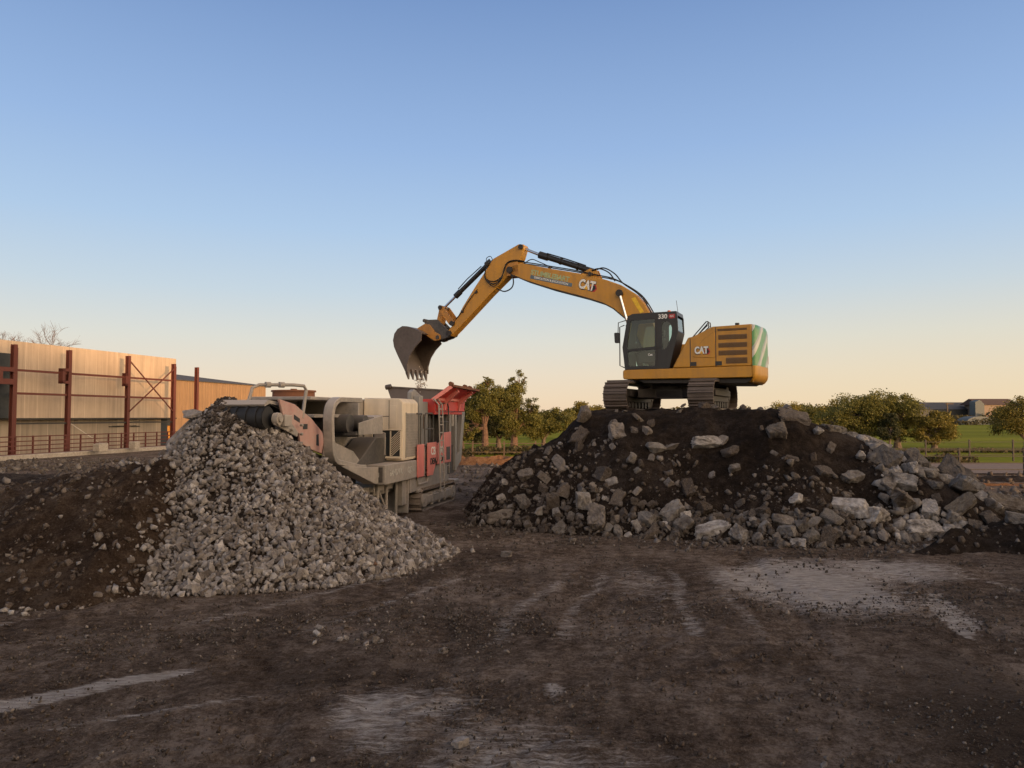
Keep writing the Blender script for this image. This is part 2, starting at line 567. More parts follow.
# ------------------------------------------------------------------ terrain heights
def ground_h(x, y):
    near = 1-sstep(40, 75, np.hypot(x, y))
    rough = np.clip(.5+.9*vnoise(x, y, 2.3, 90)+.4*vnoise(x, y, .8, 93), .05, 1.4)
    h = fbm(x, y, 3.5, 3, 1)*.03+fbm(x, y, .55, 3, 9)*.014+rough*(fbm(x, y, .28, 3, 37)*.016+np.maximum(0, vnoise(x, y, .16, 30)-.2)*.035+np.maximum(0, vnoise(x, y, .09, 33)-.3)*.03)
    # crawler tracks pressed into the earth: parallel lanes with cross bars
    for (x0, dx, wd, a0, a1) in [(4.1, .16, .45, 8, 16.5), (6.6, .2, .5, 6, 16.5), (1.2, .05, .5, 9, 17), (8.1, .26, .55, 6, 16), (2.9, .12, .4, 4, 10), (-1.4, -.12, .45, 8, 16), (-4.2, -.35, .4, 5, 11)]:
        d = np.abs(x-(x0+dx*(y-12)))
        lane = (1-sstep(wd*.6, wd, d))*sstep(a0, a0+1, y)*(1-sstep(a1-1, a1, y))*np.clip(.75+vnoise(x, y, 1.4, 44), 0, 1)
        h = h-lane*(.025+.018*np.sin(y*2*math.pi/.19+x*1.2))
    return h*near

def cone(x, y, cx, cy, hgt, rad):
    dx, dy = x-cx, y-cy
    th = np.arctan2(dy, dx)
    rr = np.hypot(dx, dy)
    a = np.array(rad[0])
    r = np.array(rad[1])
    rad_ = np.interp(np.degrees(th) % 360, a, r)
    q = rr/rad_
    return hgt*(1-np.sqrt(q*q+.006)+.04*np.maximum(0, q-.75))

def heap_h(x, y):           # crushed stone under the conveyor
    h = cone(x, y, -6.15, 15.95, 3.32, ([0, 30, 60, 90, 130, 180, 225, 270, 300, 330, 360], [4.85, 3.2, 2.7, 2.8, 3.0, 3.0, 3.2, 3.7, 4.05, 4.6, 4.85]))
    return h+fbm(x, y, 1.5, 3, 3)*.13*sstep(-.3, .4, h)

def earth_h(x, y):          # brown earth heap left of it
    t = np.clip((x+16.5)/9.0, 0, 1)
    ridge_y = 14.4+(x+9)*.05
    top = np.interp(x, [-20, -16, -10, -8.3, -7.1, -6.5], [.6, .9, 1.55, 1.9, 2.15, 2.2])
    d = (y-ridge_y)
    fr = np.where(d < 0, 3.3, 2.6)
    h = top*(1-np.sqrt((d/fr)**2+.01))
    h = h-np.maximum(0, x+6.6)*.9
    return h+(fbm(x, y, 1.3, 4, 13)*.15+np.maximum(0, vnoise(x, y, .3, 15)-.2)*.14+np.maximum(0, vnoise(x, y, .17, 16)-.2)*.09)*sstep(-.4, .3, h)

TOE = [(-1.0, 19.7), (.4, 18.8), (2.2, 18.0), (4.4, 17.3), (6.3, 16.5), (7.6, 16.5), (9.1, 17.2), (11.0, 17.3), (12.6, 18.0), (15.4, 20.5), (16.0, 23.5), (14.5, 27.5), (9, 31), (3, 31), (-.6, 28), (-1.5, 23)]
def poly_d(x, y, P):
    x = np.asarray(x, float)
    y = np.asarray(y, float)
    d = np.full(x.shape, 1e9)
    ins = np.zeros(x.shape, bool)
    n = len(P)
    for i in range(n):
        ax, ay = P[i]
        bx, by = P[(i+1) % n]
        ex, ey = bx-ax, by-ay
        t = np.clip(((x-ax)*ex+(y-ay)*ey)/(ex*ex+ey*ey), 0, 1)
        d = np.minimum(d, np.hypot(x-ax-t*ex, y-ay-t*ey))
        c = ((ay > y) != (by > y))
        with np.errstate(divide='ignore', invalid='ignore'):
            xx = ax+(y-ay)*ex/(ey if ey else 1e-9)
        ins ^= c & (x < xx)
    return np.where(ins, d, -d)

def mound_h(x, y):          # rubble mound under the excavator
    d = poly_d(x, y, TOE)
    sl = .82-.14*sstep(9, 12, x)+.25*sstep(1.5, -1, x)
    top = np.interp(x, [-2, 0, 2, 7.8, 8.9, 10.3, 11.1, 12.1, 13.5, 16], [3.0, 3.0, 3.03, 3.03, 2.5, 1.85, 1.3, .7, .3, .2])
    raw = d*sl
    k = .25
    hh = np.clip(.5+.5*(top-raw)/k, 0, 1)
    h = top*(1-hh)+raw*hh-k*hh*(1-hh)
    plat = sstep(-.25, .0, h-top+.25)
    return h+fbm(x, y, 2.0, 4, 21)*(.26-.18*plat)*sstep(-.3, .6, h)+(fbm(x, y, .5, 3, 25)*.07+np.maximum(0, vnoise(x, y, .33, 26)-.15)*.16+np.maximum(0, vnoise(x, y, .18, 27)-.2)*.10)*(1-.5*plat)*sstep(-.2, .3, h)

WIN = [(8.2, 15.6), (10.2, 16.0), (12.0, 14.9), (13.5, 13.2), (16, 12.8), (19, 15), (17, 19.5), (14, 19), (10.5, 17.5)]
def windrow_h(x, y):
    d = poly_d(x, y, WIN)
    h = np.minimum(d*.62, .62)+(fbm(x, y, 1.1, 4, 61)*.18+np.maximum(0, vnoise(x, y, .3, 64)-.1)*.2)*sstep(-.2, .3, d)
    return h

def grid_mesh(name, xs, ys, hf, mat, pale=None):
    X, Y = np.meshgrid(xs, ys)
    Z = hf(X, Y)
    nx, ny = len(xs), len(ys)
    co = np.stack([X, Y, Z], -1).reshape(-1, 3).astype(np.float32)
    i = np.arange(nx*ny).reshape(ny, nx)
    q = np.stack([i[:-1, :-1], i[:-1, 1:], i[1:, 1:], i[1:, :-1]], -1).reshape(-1, 4)
    return np_mesh(name, co, q, mat, pale(X, Y).ravel() if pale else None)

def np_mesh(name, co, faces, mat, pale=None, smooth=True):
    me = bpy.data.meshes.new(name)
    k = faces.shape[1]
    me.vertices.add(len(co))
    me.vertices.foreach_set('co', np.ascontiguousarray(co, np.float32).ravel())
    me.loops.add(faces.size)
    me.loops.foreach_set('vertex_index', faces.astype(np.int32).ravel())
    me.polygons.add(len(faces))
    me.polygons.foreach_set('loop_start', np.arange(0, faces.size, k, dtype=np.int32))
    me.update(calc_edges=True)
    if smooth: me.shade_smooth()
    if pale is not None:
        at = me.attributes.new('pale', 'FLOAT', 'POINT')
        at.data.foreach_set('value', pale.astype(np.float32))
    return link(name, me, mat)

def spaced(lo, hi, fine_lo, fine_hi, step, grow=1.09):
    a = list(np.arange(fine_lo, fine_hi, step))
    s, v = step, a[-1]
    while v < hi:
        s *= grow
        v += s
        a.append(v)
    s, v = step, a[0]
    pre = []
    while v > lo:
        s *= grow
        v -= s
        pre.append(v)
    return np.array(pre[::-1]+a)

def ell(x, y, cx, cy, rx, ry, rot=0):
    c, s = math.cos(R(rot)), math.sin(R(rot))
    u = (x-cx)*c+(y-cy)*s
    v = -(x-cx)*s+(y-cy)*c
    return 1-sstep(.25, 1.4, np.hypot(u/rx, v/ry))
def streak(x, y, x0, y0, x1, y1, wd, amp, f=1.0):
    """a worn wheel streak between two points, broken along its length"""
    L = math.hypot(x1-x0, y1-y0)
    ux, uy = (x1-x0)/L, (y1-y0)/L
    u = (x-x0)*ux+(y-y0)*uy
    v = -(x-x0)*uy+(y-y0)*ux+fbm(u, u*0+x0, 2.0, 2, 66)*.12
    e = sstep(0, L*.25, u)*(1-sstep(L*.75, L, u))
    return amp*e*np.exp(-(v/wd)**2)*np.clip(.75+.8*vnoise(u, v*2, .5*f, 68), 0, 1.2)
def pale(x, y):
    wx = x+fbm(x, y, 1.6, 3, 71)*.35
    wy = y+fbm(x, y, 1.6, 3, 75)*.45
    mx = np.maximum
    m = 1.1*ell(wx, wy, 5.1, 12.9, 1.7, 2.7)
    m = mx(m, .90*ell(wx, wy, 7.0, 14.2, 2.1, 1.6))
    for k, (dx, a) in enumerate(((0, .95), (.18, .9), (.36, .85), (.55, .6))):
        m = mx(m, streak(x, y, 6.7+dx*.9, 12.8+k*.2, 5.35+dx*.9, 6.2+k*.2, .08, a*1.2))
    m = mx(m, .58*ell(wx, wy, 2.3, 12.9, 1.1, 2.6))
    m = mx(m, streak(x, y, -6.8, 6.2, -3.3, 9.0, .18, 1.3, 2))
    m = mx(m, streak(x, y, -6.2, 6.6, -3.0, 8.95, .08, .75))
    m = mx(m, streak(x, y, -4.6, 6.6, -2.2, 8.1, .10, .6))
    m = mx(m, .78*ell(wx, wy, -1.1, 7.1, 1.0, 1.1))
    m = mx(m, .66*ell(wx, wy, .2, 6.3, 1.0, 1.4))
    m = mx(m, .80*ell(wx, wy, .35, 8.1, .26, .4))
    m = mx(m, .42*ell(wx, wy, -.4, 12.4, .9, .9))
    m = mx(m, .40*ell(wx, wy, -3.6, 5.2, 1.6, .6))
    m = mx(m, .45*ell(wx, wy, 10.0, 13.6, 1.2, .6))
    m = mx(m, .34*ell(wx, wy, 4.9, 15.2, 4.5, .6))
    for (x0, y0, x1, y1, a) in ((1.4, 15.5, -1.5, 5.5, .42), (2.0, 15.5, -.4, 5.2, .40), (3.2, 15.8, 1.9, 5.0, .42), (3.9, 15.8, 2.9, 5.0, .38), (8.3, 14.5, 8.9, 7.5, .45), (8.9, 14.5, 9.6, 8, .4), (-1.0, 15, -6.5, 8.0, .38), (0, 15.3, -5.0, 6.2, .36), (-6.5, 11.2, -9, 8.8, .4)):
        m = mx(m, streak(x, y, x0, y0, x1, y1, .2, a*1.35, 2))
    d = ell(wx, wy, 4.6, 6.9, 1.5, 2.2)*.9
    d = mx(d, ell(wx, wy, 3.2, 11.2, .5, 2.5)*.7)
    d = mx(d, ell(wx, wy, -2.2, 8.6, 1.4, .9)*.5)
    d = mx(d, ell(wx, wy, 9.0, 12.2, .8, 1.5)*.6)
    d = mx(d, ell(wx, wy, -.6, 13.8, 2.5, .5)*.5)
    return np.where(m > .3, m, m-d*1.0*(1-m/.3))

xs = spaced(-1500, 1500, -9, 11, .055, 1.10)
ys = spaced(-400, 2400, 4.0, 18, .055, 1.08)
g = grid_mesh('ground', xs, ys, ground_h, M['soil'], pale)
tag(g, kind='structure')

def heap(name, hf, x0, x1, y0, y1, st, mat, label, cat):
    o = grid_mesh(name, np.arange(x0, x1, st), np.arange(y0, y1, st), lambda x, y: np.maximum(hf(x, y), -.15), mat)
    bm = bmesh.new()
    bm.from_mesh(o.data)
    bmesh.ops.delete(bm, geom=[v for v in bm.verts if v.co.z < -.12], context='VERTS')
    bm.to_mesh(o.data)
    bm.free()
    return tag(o, label, cat)
heap('stone_heap', heap_h, -11, 0, 11, 20.5, .07, M['heap_soil'], 'grey heap of crushed stone fines below the crusher conveyor', 'heap')
heap('earth_heap', earth_h, -22, -4.5, 9.5, 19, .08, M['earth'], 'low brown earth heap at left beside the grey crushed stone heap', 'heap')
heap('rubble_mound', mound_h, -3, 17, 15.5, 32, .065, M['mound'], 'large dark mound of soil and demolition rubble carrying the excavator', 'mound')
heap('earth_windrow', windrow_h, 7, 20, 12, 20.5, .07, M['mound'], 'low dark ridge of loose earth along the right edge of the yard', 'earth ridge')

# unseen ridge added behind the camera, its profile shaped to shade the yard
def ridge():
    s_dir = Vector((-.7071, .7071, 0))
    p_dir = Vector((.7071, .7071, 0))
    prof = [(-260, 12), (-120, 15), (-60, 17), (-20, 18), (0, 19.2), (11, 18.2), (18, 16.7), (25.5, 14.4), (27, 12.0), (30, 6.2), (33, 4.4), (40, 3.0), (70, 2.0), (140, 1), (220, 0)]
    ps = np.linspace(-260, 220, 241)
    zs = np.interp(ps, [a for a, b in prof], [b for a, b in prof])
    ss = np.linspace(-30, 30, 25)
    m = MB()
    vs = []
    for i, p in enumerate(ps):
        for s in ss:
            q = p_dir*p+s_dir*(s-45)
            k = 1-abs(s/30)
            z = zs[i]*min(1, k*1.25)*(1 if k < .75 else 1)
            vs.append((q.x, q.y, z-.2))
    n = len(ss)
    fs = [(i*n+j, i*n+j+1, (i+1)*n+j+1, (i+1)*n+j) for i in range(len(ps)-1) for j in range(n-1)]
    m.add(vs, fs)
    tag(m.build('added_shade_ridge', M['grass'], smooth=60), kind='structure')
ridge()

# grass beyond the yard, a strip of track on the right
def sheet(name, P, z, mat, kind='structure'):
    m = MB()
    m.add([(x, y, z) for x, y in P], [tuple(range(len(P)))])
    return tag(m.build(name, mat, smooth=0), kind=kind)
sheet('grass_field', [(-24, 50.5), (3, 52), (13, 46.3), (26, 45.6), (60, 44.5), (1400, 300), (1400, 2300), (-1400, 2300), (-1400, 130), (-44, 110), (-24, 84)], .02, M['grass'])
sheet('farm_track', [(13, 37.0), (70, 36.0), (70, 44.0), (13, 45.9)], .06, plain('pale_track', (.15, .105, .085), .95, 0, 5, .4))

# ------------------------------------------------------------------ rocks
def rock_mesh(seed, n=16, fine=0, flat=1.0):
    r = random.Random(seed)
    bm = bmesh.new()
    for i in range(n):
        v = Vector((r.gauss(0, 1), r.gauss(0, 1), r.gauss(0, 1))).normalized()
        b = max(abs(v.x), abs(v.y), abs(v.z))
        v = v*(.55+.45*r.random())*(.6+.4/b*.75)
        bm.verts.new((v.x*.62, v.y*.52, v.z*.46*flat))
    res = bmesh.ops.convex_hull(bm, input=bm.verts)
    bmesh.ops.delete(bm, geom=[v for v in bm.verts if not v.link_faces], context='VERTS')
    if fine:
        bmesh.ops.bevel(bm, geom=bm.edges[:], offset=.03, segments=1, affect='EDGES', clamp_overlap=True)
        bmesh.ops.triangulate(bm, faces=bm.faces)
        for k in range(fine):
            bmesh.ops.subdivide_edges(bm, edges=[e for e in bm.edges if e.calc_length() > .16/(k+1)], cuts=1, use_grid_fill=False)
            bmesh.ops.triangulate(bm, faces=bm.faces)
        for v in bm.verts:
            if v.co.length > .85: v.co *= .85/v.co.length
            s = v.co*4+Vector((seed*3.1, 0, 0))
            v.co += v.co.normalized()*(r.gauss(0, .008)+.03*math.sin(s.x*2.1+s.y)*math.sin(s.z*2.4+s.y*1.3)+.016*math.sin(s.x*5+seed)*math.sin(s.y*6))
    bmesh.ops.recalc_face_normals(bm, faces=bm.faces)
    me = bpy.data.meshes.new('rock_shape')
    bm.to_mesh(me)
    bm.free()
    return me
def block_mesh(seed, flat=1.0):
    r = random.Random(seed)
    bm = bmesh.new()
    ax = (r.uniform(.42, .6), r.uniform(.34, .5), r.uniform(.32, .46)*flat)
    for sx in (-1, 1):
        for sy in (-1, 1):
            for sz in (-1, 1):
                q = Vector((sx*ax[0]*r.uniform(.62, 1.1), sy*ax[1]*r.uniform(.62, 1.1), sz*ax[2]*r.uniform(.6, 1.1)))
                if r.random() < .55:      # broken corner
                    for k in range(3):
                        e = q.copy()
                        e[k] *= r.uniform(.25, .8)
                        bm.verts.new(e)
                else:
                    bm.verts.new(q+Vector((r.gauss(0, .03), r.gauss(0, .03), r.gauss(0, .03))))
    bmesh.ops.convex_hull(bm, input=bm.verts)
    bmesh.ops.delete(bm, geom=[v for v in bm.verts if not v.link_faces], context='VERTS')
    bmesh.ops.bevel(bm, geom=bm.edges[:], offset=.022, segments=1, affect='EDGES', clamp_overlap=True)
    bmesh.ops.triangulate(bm, faces=bm.faces)
    for k in range(3):
        bmesh.ops.subdivide_edges(bm, edges=[e for e in bm.edges if e.calc_length() > .2/(k+1)], cuts=1)
        bmesh.ops.triangulate(bm, faces=bm.faces)
    for v in bm.verts:
        s = v.co*5+Vector((seed*3.1, 0, 0))
        v.co += v.co.normalized()*(r.gauss(0, .010)+.035*math.sin(s.x*2.1+s.y)*math.sin(s.z*2.4+s.y*1.3)+.022*math.sin(s.x*5+seed)*math.sin(s.y*6))
    bmesh.ops.recalc_face_normals(bm, faces=bm.faces)
    me = bpy.data.meshes.new('block_shape')
    bm.to_mesh(me)
    bm.free()
    return me
BIG = [rock_mesh(100+i, 15, 2) for i in range(6)]+[block_mesh(140+i) for i in range(10)]
SLAB = [block_mesh(200+i, .42) for i in range(5)]
SMALL = [rock_mesh(300+i, 11) for i in range(10)]
def variants(ms, mat):
    out = []
    for m in ms:
        c = m.copy()
        c.materials.append(mat)
        out.append(c)
    return out
BIG_D, BIG_P, SLAB_D, SLAB_P = variants(BIG, M['rock']), variants(BIG, M['rock_pale']), variants(SLAB, M['rock']), variants(SLAB, M['rock_pale'])
CR = variants(SMALL, M['crushed'])
LOOSE = variants(BIG, M['crushed'])
SM_D = variants(SMALL, M['rock'])

def hnormal(hf, x, y, e=.12):
    z = float(hf(np.array(x), np.array(y)))
    zx = float(hf(np.array(x+e), np.array(y)))-z
    zy = float(hf(np.array(x), np.array(y+e)))-z
    return z, Vector((-zx/e, -zy/e, 1)).normalized()

def place_rock(name, me, x, y, size, hf, label, group=None, sink=.25, rot=None, tilt=None, sc=(1, 1, 1), r=random):
    z, n = hnormal(hf, x, y)
    o = bpy.data.objects.new(name, me)
    col.objects.link(o)
    q = Vector((0, 0, 1)).rotation_difference(n)
    e = Euler((r.uniform(-.5, .5), r.uniform(-.5, .5), r.uniform(0, 6.28)) if rot is None else rot)
    o.rotation_euler = (q.to_matrix() @ e.to_matrix()).to_euler()
    o.scale = (size*sc[0], size*sc[1], size*sc[2])
    o.location = Vector((x, y, z))+n*(size*sc[2]*(.42-sink))
    return tag(o, label, 'rock', group)

def baked(name, meshes, P, S, Rz, N, mat, kind='stuff'):
    """many stones in one mesh"""
    cos, fcs, off = [], [], 0
    prep = []
    for m in meshes:
        v = np.array([tuple(x.co) for x in m.vertices])
        t = []
        for p in m.polygons:
            vs = list(p.vertices)
            for k in range(1, len(vs)-1): t.append((vs[0], vs[k], vs[k+1]))
        prep.append((v, np.array(t)))
    for i in range(len(P)):
        v, t = prep[i % len(prep)]
        rot = np.array(Euler(Rz[i]).to_matrix())
        cos.append((v*S[i]) @ rot.T+P[i])
        fcs.append(t+off)
        off += len(v)
    return tag(np_mesh(name, np.concatenate(cos), np.concatenate(fcs), mat, None, False), kind=kind)

# crushed stones: 300 nearest and largest as individual stones, the rest one object
def crushed():
    n = 11500
    xs_ = rng.uniform(-10.4, -.6, n*4)
    ys_ = rng.uniform(11.5, 19.5, n*4)
    h = heap_h(xs_, ys_)
    e = earth_h(xs_, ys_)
    ok = (h > -.06) & (h > e-.05)
    # thin out on the far side
    ok &= (ys_ < 16.3+.35*(xs_+6)) | (rng.random(len(xs_)) < .35)
    ok &= ~((xs_ < -7.6+.5*vnoise(xs_, ys_, .8, 5)) & (rng.random(len(xs_)) < .75))
    xs_, ys_, h = xs_[ok][:n], ys_[ok][:n], h[ok][:n]
    size = .05+.23*rng.beta(1.15, 3.8, len(xs_))
    size *= 1+.35*np.clip((1.2-h), 0, 1)*.6
    e_ = .1
    nx = -(heap_h(xs_+e_, ys_)-h)/e_
    ny = -(heap_h(xs_, ys_+e_)-h)/e_
    ln = np.sqrt(nx*nx+ny*ny+1)
    N = np.stack([nx/ln, ny/ln, 1/ln], -1)
    P = np.stack([xs_, ys_, h], -1)+N*(size*rng.uniform(.0, .3, len(xs_)))[:, None]
    P[:, 2] = np.maximum(P[:, 2], .02)
    score = size/np.hypot(xs_, ys_)*(ys_ < 15.9)*(np.abs(xs_/ys_) < .68)
    order = np.argsort(-score)
    for k in order[:300]:
        o = bpy.data.objects.new('crushed_stone', CR[int(k) % len(CR)])
        col.objects.link(o)
        o.location = P[k]
        s = size[k]
        o.scale = (s*rng.uniform(.9, 1.25), s*rng.uniform(.85, 1.1), s*rng.uniform(.8, 1.1))
        o.rotation_euler = tuple(rng.uniform(0, 6.28, 3))
        tag(o, 'grey crushed concrete stone lying on the front slope of the crusher heap', 'stone', 'larger crushed stones on the heap')
    rest = order[300:]
    baked('crushed_gravel', SMALL, P[rest], size[rest, None]*rng.uniform(.8, 1.25, (len(rest), 3)), rng.uniform(0, 6.28, (len(rest), 3)), None, M['crushed'])
crushed()

def scatter_stuff(name, hf, n, box, smin, smax, mat, cond=None, power=3.0, lift=.25):
    x = rng.uniform(box[0], box[1], n*6)
    y = rng.uniform(box[2], box[3], n*6)
    h = hf(x, y)
    ok = h > -.05
    if cond is not None: ok &= cond(x, y, h)
    x, y, h = x[ok][:n], y[ok][:n], h[ok][:n]
    s = smin+(smax-smin)*rng.random(len(x))**power
    P = np.stack([x, y, np.maximum(h, -.0)+s*lift], -1)
    return baked(name, SMALL, P, s[:, None]*rng.uniform(.7, 1.25, (len(x), 3)), rng.uniform(0, 6.28, (len(x), 3)), None, mat)
scatter_stuff('earth_heap_stones', earth_h, 1100, (-15, -5, 10.5, 17), .03, .24, M['rock'], lambda x, y, h: (h > heap_h(x, y)-.05) & (.8*vnoise(x, y, .9, 83)+.5*(1-h) > 1.2*rng.random(len(x))-.75), 5.5, .08)
scatter_stuff('mound_rubble', mound_h, 6500, (-2.5, 16, 16, 24), .025, .28, M['rock'], lambda x, y, h: (vnoise(x, y, 1.4, 87)+.9*(1-h)+.5*(x < 2) > 1.6*rng.random(len(x))-.7), 5.0, .05)
scatter_stuff('foot_rubble', mound_h, 800, (-1.6, 9, 16, 20), .05, .3, M['rock'], lambda x, y, h: h < .75-.3*rng.random(len(x)), 2.6, .12)
scatter_stuff('mound_rubble_pale', mound_h, 3000, (8.8, 16, 16.5, 25), .06, .46, M['rock_pale'], lambda x, y, h: (vnoise(x, y, 1.3, 81) > -.45) & (x > 8.8+.3*h), 2.2, .15)
scatter_stuff('windrow_rubble', windrow_h, 900, (7, 19, 12.5, 20), .05, .22, M['rock'], None, 3, .15)
# toe debris round mound and heap
scatter_stuff('toe_debris', ground_h, 2400, (-3, 16, 14, 20), .02, .2, M['rock'], lambda x, y, h: (poly_d(x, y, TOE) < .1) & (poly_d(x, y, TOE) > -1.9*rng.random(len(x))**2.2), 5, .1)
scatter_stuff('heap_debris', ground_h, 900, (-13, 1, 9.6, 18), .03, .17, M['crushed'], lambda x, y, h: (np.maximum(heap_h(x, y), earth_h(x, y)) < .02) & (np.maximum(heap_h(x, y), earth_h(x, y)) > -.35*rng.random(len(x))), 3.5, .2)
scatter_stuff('dark_fines', heap_h, 2600, (-6.7, -5.3, 14.8, 16.3), .03, .12, M['fines'], lambda x, y, h: (h > 2.35+.6*rng.random(len(x))) & (x > -6.6+.5*rng.random(len(x))), 2.0, .75)
scatter_stuff('spilled_stones', earth_h, 900, (-9.6, -5.6, 10.8, 15.6), .04, .22, M['crushed'], lambda x, y, h: (h > heap_h(x, y)-.1) & (rng.random(len(x)) < np.exp(-np.maximum(0, h-heap_h(x, y))/.28)), 3.0, .15)
scatter_stuff('earth_heap_clods', earth_h, 3600, (-15, -5.5, 10.8, 17), .03, .2, M['clod'], lambda x, y, h: h > heap_h(x, y)-.05, 4.0, .08)
# pebbles over the yard, in drifts
def peb(x, y, h): return (vnoise(x, y, 1.2, 51)+.6*vnoise(x, y, .4, 55) > -.35+.9*rng.random(len(x))) & (np.abs(x/y) < .85)
scatter_stuff('yard_pebbles', ground_h, 14000, (-8, 8.5, 4.2, 12), .008, .055, M['pebble'], peb, 4.5, .15)
scatter_stuff('yard_clods', ground_h, 9000, (-8, 8.5, 4.2, 13), .012, .07, M['clod'], lambda x, y, h: (np.abs(x/y) < .85) & (pale(x, y) < .45) & (vnoise(x, y, .9, 57)+.8*vnoise(x, y, .3, 58) > -.5+.9*rng.random(len(x))), 4.0, .1)
scatter_stuff('yard_grit', ground_h, 8000, (-11, 12, 9, 18.5), .015, .08, M['pebble'], peb, 4.5, .15)
def left_rub(x, y, h): return (x < -.40*y) & (x > -.8*y)
scatter_stuff('far_yard_rubble', ground_h, 2600, (-40, -10, 22, 50), .08, .5, M['rock'], left_rub, 3.0, .1)
scatter_stuff('far_right_rubble', ground_h, 900, (13, 32, 19, 36), .08, .5, M['rock'], None, 3.0, .15)
scatter_stuff('far_middle_rubble', ground_h, 500, (-3.5, 3, 27, 44), .05, .35, M['rock'], None, 3.0, .15)

# ---- boulders on the mound: (x, y, size, flat?, pale?, scale, label)
boulders = [
 # x, y, size, kind, pale, scale, label
 (2.14, 21.75, .85, 'b', 0, (1, .9, 1), 'rounded dark boulder perched on the left shoulder of the mound below the excavator'),
 (3.25, 18.15, .68, 'b', 1, (1, .9, .95), 'squat pale block at the middle foot of the mound'),
 (3.92, 18.25, .85, 'b', 1, (1.15, .7, .8), 'pale wedge shaped chunk leaning beside the squat block at the mound foot'),
 (4.66, 17.5, 1.0, 's', 1, (1.25, .5, .75), 'long flat pale slab lying along the foot of the mound'),
 (6.75, 17.8, .55, 'b', 1, (1, .8, .9), 'pale rounded boulder high at the foot of the mound below the excavator tracks'),
 (6.28, 17.26, .78, 'b', 0, (1.1, .8, .75), 'grey angular boulder below the pale rounded one at the mound foot'),
 (6.95, 17.2, .55, 'b', 1, (1, .8, .6), 'small pale flat topped boulder rightmost of the front foot cluster'),
 (5.17, 19.86, .92, 's', 1, (1.3, .45, 1.1), 'pale slab tilted on the dark slope under the right track'),
 (3.84, 19.81, .72, 'b', 1, (1.15, .75, .8), 'pale smooth boulder half way up the dark slope'),
 (3.14, 19.46, .58, 'b', 1, (.7, .8, 1.1), 'upright grey boulder left of the smooth boulder on the slope'),
 (5.68, 18.93, .36, 'b', 1, (1, .8, .9), 'small pinkish pale rock alone on the dark slope'),
 (1.8, 18.84, .6, 'b', 1, (.7, .8, 1.2), 'pale upright lump at the left front foot of the mound'),
 (1.03, 19.1, .62, 'b', 0, (.7, .7, 1.3), 'dark upright block near the left foot of the mound'),
 (-.35, 19.55, .95, 's', 0, (1.3, .5, .6), 'dark plank like slab lying at the left tip of the mound'),
 (7.63, 20.2, 1.15, 's', 0, (1.2, .8, .6), 'broad dark slab on the crest right of the excavator'),
 (8.2, 19.9, .6, 'b', 1, (.8, .8, 1), 'pale broken lump just below the crest slab'),
 (8.9, 20.5, .62, 'b', 1, (1.2, .8, .7), 'pale rock on the skyline of the right shoulder'),
 (9.9, 20.6, .95, 's', 1, (1.2, .7, 1.2), 'wide pale slab on the right shoulder of the mound'),
 (9.95, 19.95, .68, 'b', 1, (1, .8, .8), 'pale boulder under the wide slab on the right shoulder'),
 (9.06, 19.34, .68, 'b', 1, (.6, .7, 1.1), 'upright pale pinkish block in the middle of the right slope'),
 (8.53, 18.76, .75, 's', 1, (1.1, .7, 1.0), 'flat pale stone in the middle of the right slope'),
 (9.74, 18.5, .85, 'b', 1, (.9, .7, 1), 'large pale angular chunk among the right slope rubble'),
 (9.3, 17.95, 1.0, 's', 0, (1.2, .6, 1.2), 'long brown slab tipped down the right slope'),
 (8.05, 17.75, .75, 'b', 1, (1.1, .8, .8), 'grey lumpy boulder at the foot of the right slope'),
 (8.6, 17.6, .68, 'b', 1, (1, .8, .8), 'pale split boulder at the foot of the right slope'),
 (9.55, 17.5, .95, 's', 1, (1.3, .6, 1.1), 'low grey green slab at the right foot of the mound'),
 (11.15, 18.5, 1.15, 'b', 1, (1, .8, 1), 'biggest pale boulder near the right end of the mound'),
 (10.7, 17.85, .85, 'b', 1, (1.2, .8, .8), 'pale boulder lying in front of the biggest one at the right end'),
 (12.2, 18.6, 1.05, 'b', 0, (1.2, .9, .8), 'grey brown boulder at the far right end of the mound'),
 (10.55, 18.9, .72, 'b', 1, (1, .8, .8), 'pale boulder right of centre on the upper right slope'),
 (11.4, 16.8, .6, 'b', 1, (1.2, .8, .6), 'low pale rock lying right of the mound foot on the earth ridge'),
]
rr = random.Random(3)
for (x, y, s, k, pl, sc, lab) in boulders:
    lst = {('b', 0): BIG_D, ('b', 1): BIG_P, ('s', 0): SLAB_D, ('s', 1): SLAB_P}[(k, pl)]
    hf = (lambda a, b: np.maximum(np.maximum(mound_h(a, b), windrow_h(a, b)), ground_h(a, b)))
    place_rock('rubble_boulder', lst[rr.randrange(3) if ('rounded' in lab or 'smooth' in lab) else rr.randrange(len(lst))], x, y, s*.80, hf, lab, None, .28, (rr.uniform(-.25, .25), rr.uniform(-.25, .25), rr.uniform(-.5, .5)), None, sc, rr)

